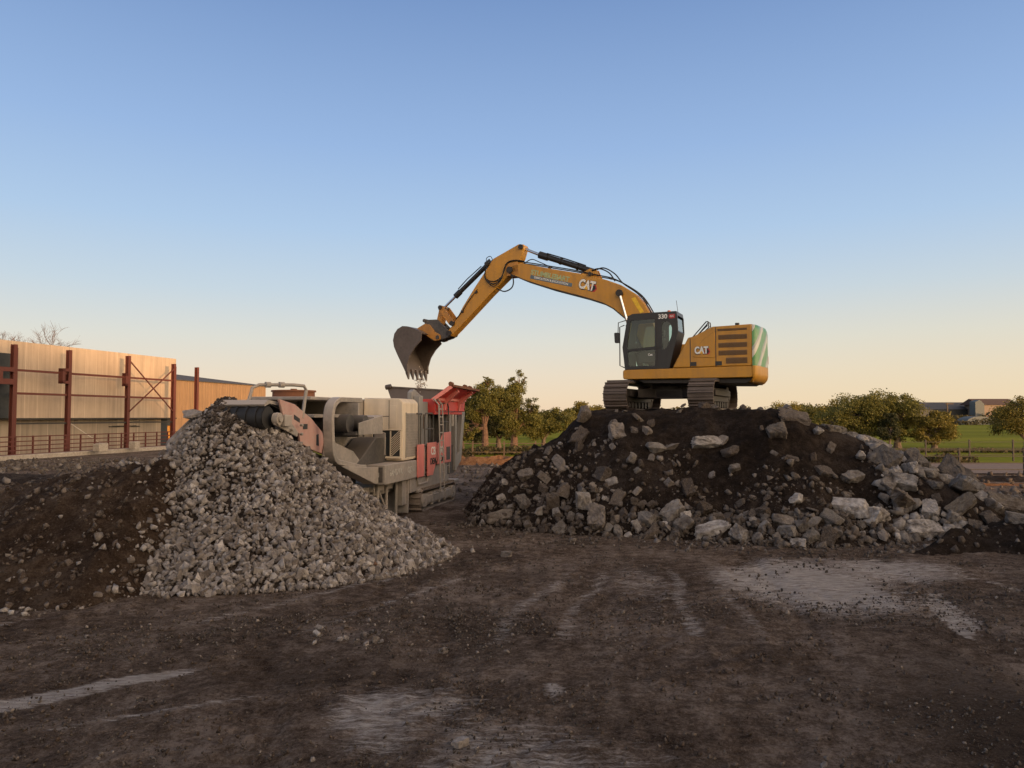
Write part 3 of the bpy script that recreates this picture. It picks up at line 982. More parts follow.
taken = [(e[0], e[1], e[2]*.6) for e in boulders]
def scatter_rocks(n, box, smin, smax, cond, label, group, palep, tries=20000, gap=.42, sink=(.1, .32)):
    c = 0
    for _ in range(tries):
        if c >= n: break
        x, y = rr.uniform(box[0], box[1]), rr.uniform(box[2], box[3])
        h = float(mound_h(np.array(x), np.array(y)))
        if h < .02 or not cond(x, y, h): continue
        s = (smin+(smax-smin)*rr.random()**2.2)*.80
        if any((x-a)**2+(y-b)**2 < ((s*gap+d*gap))**2 for a, b, d in taken): continue
        taken.append((x, y, s))
        flat = rr.random() < .2
        pl = rr.random() < palep
        lst = (SLAB_P if pl else SLAB_D) if flat else (BIG_P if pl else BIG_D)
        place_rock('rubble_rock', rr.choice(lst), x, y, s, mound_h, label, group, rr.uniform(*sink), None, None, (rr.uniform(.8, 1.2), rr.uniform(.7, 1), rr.uniform(.7, 1)), rr)
        c += 1
front_d = lambda x, y: float(poly_d(np.array(x), np.array(y), TOE))
scatter_rocks(88, (-1.6, 8.4, 16.3, 20.3), .28, .95, lambda x, y, h: front_d(x, y) < .95, 'broken concrete rock at the front foot of the dark mound below the excavator', 'rocks along the foot of the mound', .5)
scatter_rocks(46, (-1.4, 8.6, 17.5, 23.6), .25, .95, lambda x, y, h: front_d(x, y) >= 1.0 and .6 < h < 2.75 and y < 21.4 and rr.random() < (1.0 if x < 4.0 else .35), 'earth stained rock half buried in the dark front slope of the mound', 'rocks in the dark front slope', .16, sink=(.3, .5))
scatter_rocks(146, (8.4, 15.8, 16.8, 23.5), .38, 1.65, lambda x, y, h: x > 8.9+.3*h and rr.random() < (.25+.3*max(0, x-9)), 'broken concrete lump among the pale rubble on the right slope of the mound', 'rubble on the right slope', .68, gap=.40)
scatter_rocks(16, (1.4, 9.0, 20.6, 22.6), .25, .5, lambda x, y, h: h > 2.4, 'dark lump of rubble on the mound crest beside the excavator tracks', 'lumps along the mound crest', .05, gap=.3)

# stones lying alone on the open yard
solo = [(-2.3, 10.3, .15, 'pale stone leftmost of those lying alone in front of the crushed heap'),
        (-.46, 6.62, .17, 'blue grey stone lying alone nearest the camera on the yard'),
        (-.85, 9.35, .15, 'pale stone lying alone on bare earth right of the small cluster'),
        (-2.62, 10.2, .16, 'pale stone at the left end of the line of small stones on the yard'),
        (2.6, 6.3, .10, 'small pale stone lying on dark earth in the near centre right of the yard'),
        (-.1, 15.4, .24, 'pale stone standing in the gap between heap and mound')]
for (x, y, s, lab) in solo:
    place_rock('loose_stone', LOOSE[rr.randrange(len(LOOSE))], x, y, s*.85, ground_h, lab, None, .1, None, None, (1, .8, .8), rr)['category'] = 'stone'
for k in range(9):
    x, y = -2.6+rr.random()*1.0, 9.5+rr.random()*.5
    place_rock('loose_stone', LOOSE[rr.randrange(len(LOOSE))], x, y, rr.uniform(.06, .13), ground_h, 'small broken stone in the loose cluster on the yard before the heap', 'cluster of small stones on the yard', .1, None, None, (1, .8, .8), rr)['category'] = 'stone'
# concrete chunk on the heap shoulder
place_rock('concrete_chunk', LOOSE[2], -6.95, 15.9, .7, heap_h, 'pale concrete chunk jutting from the left shoulder of the heap peak', None, .0, (0, .1, .2), None, (1.3, .7, .6), rr)
place_rock('concrete_chunk', LOOSE[5], -6.62, 15.75, .5, heap_h, 'upright pale concrete chunk on top of the heap beside the conveyor', None, .0, (0, .9, .2), None, (1.1, .7, .7), rr)
place_rock('brick_fragment', variants([BIG[4]], M['bark'])[0], -2.55, 13.55, .2, heap_h, 'rusty brown brick fragment low on the right of the stone heap', None, .05, (0, .2, .2), None, (1.2, .7, .6), rr)

# ------------------------------------------------------------------ text
def text_part(name, s, size, mat, parent, m4, bold=.0, extrude=.004, shear=0, spacing=1.0, label=None):
    cu = bpy.data.curves.new(name, 'FONT')
    cu.body = s
    cu.size = size
    cu.offset = bold
    cu.extrude = extrude
    cu.shear = shear
    cu.space_character = spacing
    cu.align_x = 'CENTER'
    cu.align_y = 'CENTER'
    ob = bpy.data.objects.new(name, cu)
    col.objects.link(ob)
    dg = bpy.context.evaluated_depsgraph_get()
    me = bpy.data.meshes.new_from_object(ob.evaluated_get(dg))
    bpy.data.objects.remove(ob)
    me.materials.clear()
    o = link(name, me, mat, parent, m4)
    if label: o['label'] = label
    return o
def face_m(org, xdir, normal):
    """matrix whose x runs along xdir and z along normal"""
    x = Vector(xdir).normalized()
    z = Vector(normal).normalized()
    y = z.cross(x)
    m = Matrix((x, y, z)).transposed().to_4x4()
    m.translation = Vector(org)
    return m

# ------------------------------------------------------------------ excavator
EX = Vector((5.4, 25.0, 3.1))
def excavator():
    t = empty('excavator', EX, 0, 'yellow tracked excavator on top of the rubble mound tipping its bucket over the crusher', 'excavator')
    U = Matrix.Rotation(R(155), 4, 'Z')      # upper structure
    L = Matrix.Translation((.0, -.2, -.02)) @ Matrix.Rotation(R(63), 4, 'Z')       # tracks
    # ---- undercarriage
    for sy in (1, -1):
        yc = 1.36*sy
        r, hl = .43, 1.55
        m = MB()
        per = 2*math.pi*r+4*hl
        n = 48
        for k in range(n):
            s = k*per/n
            if s < 2*hl: p, d = (-hl+s, r*2), (1, 0)
            elif s < 2*hl+math.pi*r:
                a = (s-2*hl)/r
                p, d = (hl+math.sin(a)*r, r+math.cos(a)*r), (math.cos(a), -math.sin(a))
            elif s < 4*hl+math.pi*r: p, d = (hl-(s-2*hl-math.pi*r), 0), (-1, 0)
            else:
                a = (s-4*hl-math.pi*r)/r
                p, d = (-hl-math.sin(a)*r, r-math.cos(a)*r), (-math.cos(a), math.sin(a))
            nx, nz = -d[1], d[0]
            w = per/n*.53
            M3 = Matrix(((d[0], 0, nx, p[0]), (0, 1, 0, yc), (d[1], 0, nz, p[1]), (0, 0, 0, 1)))
            m.box(-w, w, -.39, .39, -.02, .02, M3)
            for gx, gh in ((-w*.75, .085), (w*.15, .05)): m.box(gx-.008, gx+.014, -.39, .39, .018, gh, M3)
        tr = m.build('track', M['track'], t, L @ Matrix.Translation((0, 0, .04)))
        f = MB()
        f.box(-1.4, 1.4, yc-.2, yc+.2, .24, .68)
        f.box(-1.2, 1.2, yc-.3, yc+.3, .42, .62)
        f.build('track_frame', M['dark_steel'], tr, None, .02)
        for x in (-hl, hl):
            MB().cyl((x, yc-.14, r), (x, yc+.14, r), .36, None, 24).cyl((x, yc-.2, r), (x, yc+.2, r), .13).build('idler' if x < 0 else 'sprocket', M['dark_steel'], tr)
        for x in np.linspace(-1.1, 1.1, 7):
            MB().cyl((x, yc-.2, .14), (x, yc+.2, .14), .115).build('roller', M['dark_steel'], tr)
    m = MB()
    m.prism([(-1.0, -.9), (-.5, -.45), (-.5, .45), (-1.0, .9), (-.55, 1.05), (0, .65), (.55, 1.05), (1.0, .9), (.5, .45), (.5, -.45), (1.0, -.9), (.55, -1.05), (0, -.65), (-.55, -1.05)], .42, .72, 'z')
    m.box(-.5, .5, -1.15, 1.15, .40, .66)
    m.build('undercarriage', M['dark_steel'], t, L, .02)
    m = MB().cyl((0, 0, .66), (0, 0, .80), .72, None, 40).cyl((0, 0, .78), (0, 0, .98), .62, None, 40)
    for k in range(30):
        a = 2*math.pi*k/30
        m.cyl((.68*math.cos(a), .68*math.sin(a), .79), (.68*math.cos(a), .68*math.sin(a), .83), .025, None, 6)
    m.build('swing_ring', M['dark_steel'], t, U)
    # ---- upper structure deck
    m = MB()
    m.prism(rounded([(1.27, 1.0), (1.27, 1.31), (-2.8, 1.33), (-2.8, .98)], .08), -1.45, 1.45)
    dk = m.build('deck', M['yellow'], t, U, .02)
    m = MB()
    m.prism([(.85, 1.0), (.6, .86), (-2.6, .80), (-2.79, .90), (-2.79, 1.02)], -1.3, 1.3)
    m.box(-.9, .5, -.6, .6, .74, .9)
    m.build('belly_plate', M['dark_steel'], t, U, .02)
    # counterweight
    def cwplan(ex=0, depth=3.03):
        out = [(-2.803, 1.45+ex)]
        for k in range(9):
            a = k/8*math.pi/2
            out.append((-2.83-(depth-2.85)*math.sin(a), .75+(.70+ex)*math.cos(a)))
        out.append((-depth-.04, .4))
        out.append((-depth-.06, 0))
        return out+[(x, -y) for x, y in reversed(out[:-1])]
    m = MB()
    pl_, n = cwplan(), len(cwplan())
    rings = [(1.34, 1, 0), (2.42, 1, 0), (2.54, .985, .02), (2.60, .95, .05), (2.625, .90, .10)]
    vs = []
    for (z, sy, sx) in rings:
        for (x, y) in pl_:
            vs.append((x+(sx if x < -2.81 else 0), y*sy, z))
    fs = []
    for i in range(len(rings)-1):
        for k in range(n):
            fs.append((i*n+k, i*n+(k+1) % n, (i+1)*n+(k+1) % n, (i+1)*n+k))
    fs += [tuple(reversed(range(n))), tuple((len(rings)-1)*n+k for k in range(n))]
    cw = m.add(vs, fs).build('counterweight', M['chevron'], t, U, 0, 40, 'rounded rear counterweight wrapped in green and white hazard chevrons')
    m = MB()
    vs = []
    rings = [(.84, .90, .16), (.88, .95, .09), (.98, .99, .02), (1.08, 1, 0), (1.337, 1, 0)]
    for (z, sy, sx) in rings:
        for (x, y) in pl_: vs.append((x+(sx if x < -2.81 else 0), y*sy, z))
    m.add(vs, fs).build('counterweight_base', M['yellow'], cw, None, 0, 40)
    MB().box(-3.06, -2.98, -.62, -.3, 1.5, 1.75).build('rear_marker', M['red_decal'], cw)
    # engine housing
    prof = [(-.36, 1.33), (-.86, 2.28), (-1.0, 2.30), (-1.62, 2.59), (-2.80, 2.615), (-2.80, 1.33)]
    m = MB()
    m.prism(prof, -1.42, 1.447)
    hood = m.build('engine_housing', M['yellow'], t, U, .035)
    # seams
    for x, z1 in ((-.93, 2.25), (-1.72, 2.56)):
        MB().box(x-.012, x+.012, 1.446, 1.452, 1.34, z1).build('panel_seam', M['black'], hood)
    m = MB()
    m.prism(rounded([(-1.0, 1.66), (-1.35, 2.22), (-1.69, 2.42), (-1.69, 1.60)], .06), 1.44, 1.464)
    m.build('embossed_panel', M['yellow'], hood, None, .012)
    for (x0, x1, z0, z1) in ((-1.80, -2.66, 2.17, 2.32), (-1.80, -2.66, 1.92, 2.07), (-1.80, -2.66, 1.68, 1.83), (-2.02, -2.66, 1.42, 1.60), (-1.78, -2.66, 2.44, 2.51)):
        m = MB().box(x1, x0, 1.446, 1.452, z0, z1)
        k = z0+.02
        while k < z1-.01:
            m.beam((x0, 1.455, k), (x1, 1.455, k), .03, .012)
            k += .032
        m.build('louvre', M['yellow_dark'], hood)
    for x in (-1.02, -1.80):
        MB().box(x-.10, x+.10, 1.446, 1.456, 1.37, 1.50).box(x-.02, x+.02, 1.455, 1.463, 1.40, 1.47).build('latch_plate', M['black'], hood)
    # left walkway and right tank box, hood top box
    MB().prism([(1.2, 1.33), (1.2, 1.9), (.7, 2.25), (-.9, 2.28), (-.9, 1.33)], -1.45, -.5).build('fuel_tank', M['yellow'], t, U, .04)
    MB().box(-2.5, -1.5, -.7, .7, 2.58, 2.68).build('hood_top', M['black'], t, U, .03)
    MB().cyl((-2.1, -.5, 2.65), (-2.1, -.5, 2.9), .07).build('exhaust', M['dark_steel'], t, U)
    m = MB()
    for y in (1.25, .9):
        m.tube([(-.95, y, 2.28), (-1.40, y, 2.78), (-1.46, y, 2.78), (-1.48, y, 2.56)], .018)
        m.tube([(-1.1, y, 2.34), (-1.44, y, 2.66)], .016)
    m.tube([(-1.43, 1.25, 2.78), (-1.43, .9, 2.78)], .018)
    m.build('hand_rail', M['black'], t, U)
    # logo on housing
    def logo(parent, m4, s, slope=0):
        N_ = Matrix.Diagonal((.80, 1.12, 1, 1))
        text_part('logo_lettering', 'CAT', s, M['white_text'], parent, m4 @ Matrix.Translation((0, 0, .012)) @ N_, s*.045, .006, 0, .96)
        back = m4 @ Matrix.Translation((s*.015, -s*.02, .004))
        text_part('logo_outline', 'CAT', s, M['black_text'], parent, back @ N_, s*.085, .004, 0, .96)
        m = MB()
        k = s*.36
        hexp = [(k*math.cos(a), k*1.05*math.sin(a)) for a in np.linspace(0, 2*math.pi, 7)[:-1]]
        m.prism(hexp, -.002, .003, 'z')
        m.build('logo_badge', M['red_decal'], parent, m4 @ Matrix.Translation((s*.66, -s*.14, .001)))
        m = MB()
        m.prism([(x*.72, y*.72) for x, y in hexp], -.002, .003, 'z')
        m.build('logo_badge_centre', M['black_text'], parent, m4 @ Matrix.Translation((s*.64, -s*.12, .004)))
        m = MB()
        m.prism([(-s*.20, -s*.36), (s*.20, -s*.36), (0, -s*.02)], -.001, .003, 'z')
        m.build('logo_triangle', M['gold'], parent, m4 @ Matrix.Translation((0, 0, .019)))
    logo(hood, face_m((-1.28, 1.466, 1.85), (-1, 0, 0), (0, 1, 0)), .27)
    # ---- cab
    def pl(poly, y, th, mat, name, par, holes=(), lab=None, bev=.012):
        return MB().prism(poly, y-th, y, 'y', holes).build(name, mat, par, None, bev, 35, lab)
    cab = MB()
    side = [(1.10, 3.07), (.95, 3.12), (-.48, 3.13), (-.53, 3.0), (-.55, 2.5), (-.26, 1.32), (1.20, 1.32), (1.28, 2.05)]
    win = rounded([(1.00, 2.92), (.20, 2.94), (.20, 2.04), (1.12, 1.98), (1.10, 2.3)], .06)
    low = rounded([(1.12, 1.90), (.20, 1.94), (.20, 1.42), (1.08, 1.42)], .07)
    quart = rounded([(-.04, 2.84), (-.04, 1.92), (-.18, 1.98), (-.34, 2.35), (-.36, 2.64), (-.26, 2.82)], .08)
    cab.prism(side, 1.39, 1.45, 'y', (win, low, quart))
    cab.prism(side, .46, .52, 'y', (win, low, quart))
    cab.prism([(1.14, 3.0), (.95, 3.14), (-.50, 3.15), (-.52, 3.02), (1.0, 3.0)], .47, 1.44)
    cab.box(-.25, 1.2, .47, 1.44, 1.31, 1.40)
    c = cab.build('cab', M['black'], t, U, .015, 35, 'black cab with large tinted windows on the left of the machine')
    for nm, poly in (('door_window', win), ('lower_window', low), ('quarter_window', quart)):
        for yy in (1.42, .49):
            MB().add([(x, yy, z) for x, z in poly], [tuple(range(len(poly)))]).build(nm, M['glass'], c)
    # front and rear glass
    m = MB()
    m.add([(1.09, .53, 3.0), (1.09, 1.38, 3.0), (1.27, 1.38, 2.05), (1.27, .53, 2.05), (1.19, .53, 1.42), (1.19, 1.38, 1.42)], [(0, 1, 2, 3), (3, 2, 5, 4)])
    m.build('windscreen', M['glass'], c)
    m = MB()
    m.add([(-.505, .55, 2.94), (-.505, 1.36, 2.94), (-.53, 1.36, 2.52), (-.53, .55, 2.52)], [(0, 1, 2, 3)])
    m.build('rear_window', M['glass'], c)
    m = MB()
    m.prism([(-.555, 2.50), (-.53, 2.54), (-.22, 1.36), (-.25, 1.32)], .50, 1.40)
    m.build('rear_panel', M['black'], c)
    # door frame line and handle
    m = MB()
    m.box(.12, .14, 1.449, 1.456, 1.36, 3.04)
    m.box(.06, .16, 1.45, 1.475, 1.98, 2.02)
    m.build('door_handle', M['dark_steel'], c)
    m = MB()
    m.box(.2, .7, .75, 1.2, 1.62, 1.76)
    m.prism([(.30, 1.70), (.13, 1.72), (.0, 2.35), (.14, 2.37)], .76, 1.19)
    m.prism([(.12, 2.40), (.0, 2.40), (-.02, 2.60), (.08, 2.61)], .85, 1.1)
    m.box(.1, .5, .8, 1.15, 1.38, 1.64)
    m.build('operator_seat', M['rubber'], c, None, .03)
    m = MB()
    for y in (.66, 1.26): m.box(.15, .75, y-.07, y+.07, 1.55, 1.84)
    for y in (.66, 1.26): m.tube([(.68, y, 1.84), (.74, y, 2.02)], .022)
    m.box(.95, 1.1, .58, .7, 1.9, 2.25)
    m.build('control_console', M['dark_steel'], c, None, .02)
    # roof items
    MB().cyl((-.12, .8, 3.15), (-.12, .8, 3.20), .07).cyl((-.12, .8, 3.2), (-.12, .8, 3.27), .062, .05).build('beacon', M['beacon'], c)
    MB().tube([(-.4, .7, 3.15), (-.34, .7, 3.6)], .008, 5).build('antenna', M['black'], c)
    m = MB()
    m.tube([(1.12, 1.42, 2.95), (1.36, 1.62, 2.85), (1.38, 1.64, 2.2)], .016)
    m.prism(rounded([(1.30, 2.18), (1.47, 2.18), (1.49, 2.52), (1.32, 2.52)], .04), 1.6, 1.68)
    m.build('mirror', M['black'], c)
    MB().tube([(1.21, 1.44, 2.78), (1.36, 1.47, 2.72), (1.36, 1.47, 1.45), (1.21, 1.44, 1.38)], .018).build('grab_rail', M['dark_steel'], c)
    MB().box(1.02, 1.16, 1.0, 1.2, 3.02, 3.12).build('work_light', M['dark_steel'], c)
    text_part('model_number', '330', .20, M['white_text'], c, face_m((-.06, 1.454, 2.99), (-1, 0, 0), (0, 1, 0)), .006, .003)
    MB().prism(rounded([(-.10, -.07), (.10, -.07), (.10, .07), (-.10, .07)], .04), 0, .004, 'z').build('model_badge', M['red_decal'], c, face_m((-.36, 1.451, 2.99), (-1, 0, 0), (0, 1, 0)))
    text_part('model_badge_text', 'GC', .09, M['white_text'], c, face_m((-.36, 1.457, 2.99), (-1, 0, 0), (0, 1, 0)), .002, .002)
    text_part('door_lettering', 'Cat', .10, M['white_text'], c, face_m((.36, 1.43, 1.78), (-1, 0, 0), (0, 1, 0)), .002, .002)
    # ---- boom
    W = .29
    top = [(6.0, 5.33), (5.48, 5.44), (4.3, 5.13), (2.95, 4.81), (2.18, 4.55), (1.67, 4.34), (1.17, 4.0), (.82, 3.6), (.62, 3.25), (.28, 2.1), (.15, 1.85)]
    bot = [(.35, 1.6), (.75, 1.75), (1.1, 2.5), (1.52, 3.16), (1.93, 3.52), (2.31, 3.74), (2.95, 3.98), (4.3, 4.41), (5.33, 4.79), (5.83, 5.03), (6.03, 5.15)]
    bm_ = MB()
    bm_.prism(top+bot, -W, W)
    boom = bm_.build('boom', M['yellow'], t, U, .025, 30, 'curved yellow boom with lettering along its side')
    # bottom flange, its dark colour stands in for the underside shade
    m = MB()
    for A in (bot[2:-1], ):
        for i in range(len(A)-1): m.beam((A[i][0], 0, A[i][1]), (A[i+1][0], 0, A[i+1][1]), 2*W+.05, .035, (0, 0, 1))
    m.build('boom_shade_flange', M['dark_steel'], boom)
    # pins
    for (x, z, r) in ((5.9, 5.21, .12), (1.69, 4.04, .11), (2.77, 4.80, .07), (.38, 1.78, .12)):
        MB().cyl((x, -W-.09, z), (x, W+.09, z), r).build('pin', M['dark_steel'], boom)
    # arm cylinder bracket
    m = MB()
    for y in (-.14, .14): m.prism([(2.45, 4.63), (2.6, 4.98), (2.85, 5.02), (3.2, 4.86)], y-.03, y+.03)
    m.build('cylinder_bracket', M['yellow'], boom)
    # lettering on boom
    ang = math.atan2(4.62-5.1, 5.01-3.2)
    bx = Vector((-(5.01-3.2), 0, -(5.10-4.62))).normalized()
    bx = Vector((-1, 0, -.268)).normalized()
    logo(boom, face_m((2.90, W+.001, 4.41), bx, (0, 1, 0)), .39)
    text_part('owner_lettering', 'STUMBLEBART', .25, M['sign_green'], boom, face_m((4.31, W+.004, 4.86), bx, (0, 1, 0)), .008, .003, 0, .93)
    MB().prism(rounded([(-.84, -.065), (.84, -.065), (.84, .065), (-.84, .065)], .02), 0, .004, 'z').build('owner_strip', M['sign_blue'], boom, face_m((4.27, W+.001, 4.68), bx, (0, 1, 0)))
    text_part('strip_lettering', 'DEMOLITION & EXCAVATION', .105, M['white_text'], boom, face_m((4.27, W+.007, 4.68), bx, (0, 1, 0)), .002, .002, 0, .95)
    m = MB()
    m.prism([(1.30, 3.84), (1.16, 3.88), (.86, 3.36), (.98, 3.30)], W, W+.004)
    m.build('warning_sticker', M['sticker'], boom)
    # boom cylinders
    for y in (.385, -.385):
        m = MB().cyl((.95, y, 1.38), (1.37, y, 2.88), .085).cyl((1.35, y, 2.8), (1.38, y, 2.92), .1)
        bc = m.build('boom_cylinder', M['black'], t, U)
        MB().cyl((1.37, y, 2.88), (1.69, y, 4.04), .05).build('rod', M['chrome'], bc)
        MB().cyl((1.69, y-.06, 4.04), (1.69, y+.06, 4.04), .12).build('rod_eye', M['dark_steel'], bc)
    # arm cylinder
    m = MB().cyl((2.72, 0, 4.93), (4.78, 0, 5.72), .105).cyl((4.5, 0, 5.61), (4.84, 0, 5.74), .135)
    m.tube([(3.0, .1, 5.16), (3.8, .12, 5.48), (4.5, .1, 5.74)], .022)
    for q in (.3, .62): m.cyl((2.72+2.06*q-.03, 0, 4.93+.79*q-.012), (2.72+2.06*q+.03, 0, 4.93+.79*q+.012), .125)
    ac = m.build('arm_cylinder', M['black'], t, U)
    MB().cyl((4.8, 0, 5.725), (5.50, 0, 6.04), .055).build('rod', M['chrome'], ac)
    # ---- stick
    st = [(5.39, 6.14), (5.60, 6.17), (6.65, 5.72), (6.9, 5.38), (7.45, 4.67), (7.95, 3.98), (8.31, 3.38), (8.60, 3.10), (8.60, 2.92), (8.46, 2.87), (8.15, 3.13), (6.75, 4.39), (5.96, 5.05), (5.74, 5.2), (5.49, 5.65), (5.38, 5.99)]
    stick = MB().prism(st, -.2, .2).build('stick', M['yellow'], t, U, .022)
    for (x, z, r) in ((5.49, 6.05, .09), (6.9, 5.54, .08), (8.39, 3.36, .10), (8.53, 2.98, .11)):
        MB().cyl((x, -.29, z), (x, .29, z), r).build('pin', M['dark_steel'], stick)
    m = MB()
    for y in (-.27, .27): m.prism([(5.55, 5.0), (6.05, 5.0), (6.1, 5.45), (5.6, 5.5)], y-.02, y+.02)
    m.build('pivot_plate', M['yellow_dusty'], stick)
    # bucket cylinder
    m = MB()
    for y in (-.12, .12): m.prism([(6.7, 5.55), (6.85, 5.75), (7.03, 5.62), (6.95, 5.3)], y-.02, y+.02)
    m.cyl((6.93, 0, 5.60), (8.32, 0, 4.48), .09).cyl((8.16, 0, 4.61), (8.38, 0, 4.43), .115)
    m.tube([(7.2, .1, 5.5), (7.8, .12, 5.05), (8.2, .1, 4.7)], .02)
    bcy = m.build('bucket_cylinder', M['black'], t, U)
    MB().cyl((8.36, 0, 4.45), (8.9, 0, 4.01), .05).build('rod', M['chrome'], bcy)
    # linkage
    for y in (-.26, .26):
        MB().prism(rounded([(8.80, 4.06), (8.96, 4.08), (8.98, 3.92), (8.47, 3.28), (8.31, 3.30), (8.31, 3.44)], .05), y-.025, y+.025).build('link_arm', M['yellow_dusty'], t, U)
    MB().prism(rounded([(8.80, 4.06), (8.99, 4.06), (9.13, 3.50), (9.07, 3.36), (8.93, 3.36)], .05), -.17, .17).build('tipping_link', M['yellow_dusty'], t, U, .02)
    MB().cyl((8.89, -.33, 4.0), (8.89, .33, 4.0), .085).build('link_pin', M['dark_steel'], t, U)
    # quick coupler
    m = MB()
    for y in (-.21, .21): m.prism(rounded([(9.66, 3.56), (9.05, 3.55), (8.62, 3.15), (8.44, 2.95), (8.55, 2.83), (8.95, 2.73), (9.3, 2.72), (9.5, 3.05)], .06), y-.05, y+.05)
    m.box(8.8, 9.4, -.16, .16, 2.85, 3.3)
    m.cyl((9.62, -.3, 3.53), (9.62, .3, 3.53), .07).cyl((8.98, -.36, 2.84), (8.98, .36, 2.84), .08)
    m.build('quick_coupler', M['grey_dark'], t, U, .01)
    # ---- bucket
    outer = [(9.42, 2.98), (9.60, 3.10), (9.86, 3.20), (10.10, 3.28), (10.32, 3.30), (10.54, 3.20), (10.69, 3.02), (10.75, 2.76), (10.70, 2.5), (10.55, 2.2), (10.36, 1.86), (10.16, 1.5)]
    mouth = [(10.10, 1.50), (10.10, 1.80), (9.98, 2.16), (9.75, 2.48), (9.46, 2.74)]
    bw = .74
    inner = []
    for i, p in enumerate(outer):
        a, b = Vector(outer[max(0, i-1)]), Vector(outer[min(len(outer)-1, i+1)])
        d = (b-a).normalized()
        nrm = Vector((d.y, -d.x))
        q = Vector(p)+nrm*.035
        inner.append(tuple(q))
    m = MB()
    m.prism(outer+inner[::-1], -bw, bw)
    bk = m.build('bucket', M['bucket'], t, U, 0, 50, 'worn steel bucket hanging open with five teeth')
    for y in (-bw, bw):
        MB().prism(outer+mouth, y-.022, y+.022).build('side_plate', M['bucket'], bk, None, .008)
        s = .03 if y > 0 else -.03
        m = MB()
        for i in range(len(mouth)-1): m.beam((mouth[i][0], y+s*.5, mouth[i][1]), (mouth[i+1][0], y+s*.5, mouth[i+1][1]), .09, .07, (0, 1, 0))
        m.build('side_cutter', M['bucket'], bk, None, .008)
    for y in np.linspace(-bw+.09, bw-.09, 5):
        m = MB()
        vs = []
        for (x, z, wx, wy) in ((10.15, 1.62, .05, .075), (10.13, 1.46, .055, .07), (10.08, 1.22, .012, .035)):
            for a, b in ((-1, -1), (1, -1), (1, 1), (-1, 1)): vs.append((x+a*wx, y+b*wy, z))
        fs = [(0, 1, 2, 3), (11, 10, 9, 8)]
        for i in (0, 4):
            for k in range(4): fs.append((i+k, i+(k+1) % 4, i+4+(k+1) % 4, i+4+k))
        m.add(vs, fs).build('tooth', M['bucket'], bk)
    for y in (-.29, .29):
        MB().prism(rounded([(9.50, 2.92), (9.1, 2.70), (8.88, 2.74), (8.87, 2.93), (9.12, 3.06), (9.36, 3.36), (9.58, 3.40), (9.95, 3.22)], .05), y-.035, y+.035).build('bucket_ear', M['yellow_dusty'], bk, None, .01)
    # hoses
    def hose(pts, r, n=6): MB().tube(curve(pts), r, n).build('hydraulic_hose', M['rubber'], t, U)
    for k, y in enumerate((-.2, .22)):
        pts = [(x, y, z+.06) for x, z in [(5.6, 5.46), (4.9, 5.31), (4.2, 5.14), (3.4, 4.95), (2.6, 4.72), (2.0, 4.55), (1.5, 4.28), (1.05, 3.93), (.75, 3.5), (.45, 2.9)]]
        hose(pts, .022, 6)
    hose([(2.75, .2, 4.95), (2.45, .22, 4.98), (2.1, .22, 4.80), (1.9, .2, 4.50)], .025, 6)
    hose([(2.75, -.1, 5.0), (2.4, -.1, 5.06), (2.0, -.1, 4.82), (1.7, -.1, 4.46), (1.2, -.1, 4.08), (.8, -.1, 3.66)], .025, 6)
    for k in range(3):
        y = .24+.03*k
        hose([(5.35, .24, 5.5), (5.75, y, 5.56), (6.05, y+.05, 5.42), (6.25, y+.05, 5.0-.06*k), (6.6, y, 4.85-.1*k), (6.95, y-.02, 5.0), (6.98, .16, 5.4)], .02, 6)
    hose([(5.95, .3, 5.2), (5.75, .34, 4.85), (5.8, .34, 4.55), (6.1, .33, 4.42), (6.45, .26, 4.55)], .024, 6)
    hose([(5.5, -.1, 5.5), (5.2, -.1, 5.62), (4.9, -.1, 5.5), (4.3, -.1, 5.2)], .018, 6)
    hose([(6.75, 0, 5.68), (6.85, .02, 5.86), (7.0, .05, 5.8), (6.98, .1, 5.6)], .014, 6)
    hose([(7.3, .22, 4.6), (7.7, .23, 4.15), (8.0, .23, 3.75), (8.25, .24, 3.5)], .016, 6)
    for (x, z) in ((7.95, 3.8), (7.35, 4.5), (4.35, 5.17), (2.0, 4.60)): MB().box(x-.05, x+.05, .19, .25, z-.04, z+.04).build('hose_clamp', M['dark_steel'], t, U)
    return t
excavator()

# falling rubble from the bucket
def falling():
    o = Vector((0, 0, 0))
    U = Matrix.Translation(EX) @ Matrix.Rotation(R(155), 4, 'Z')
    P, S = [], []
    r = random.Random(9)
    for k in range(420):
        y = r.uniform(-.45, -.05) if k % 2 else r.uniform(-.65, .05)
        zf = r.random()
        p = U @ Vector((10.15+r.gauss(0, .07), y, 1.3-zf*.95))
        P.append(tuple(p))
        S.append([r.uniform(.02, .085)]*3)
    for k in range(14):
        p = U @ Vector((10.1+r.gauss(0, .08), r.uniform(-.6, .1), 1.3+r.random()*.5))
        P.append(tuple(p))
        S.append([r.uniform(.03, .06)]*3)
    baked('falling_rubble', SMALL, np.array(P), np.array(S), np.random.default_rng(2).uniform(0, 6, (len(P), 3)), None, plain('pale_falling_dust', (.62, .56, .5), .9))
falling()

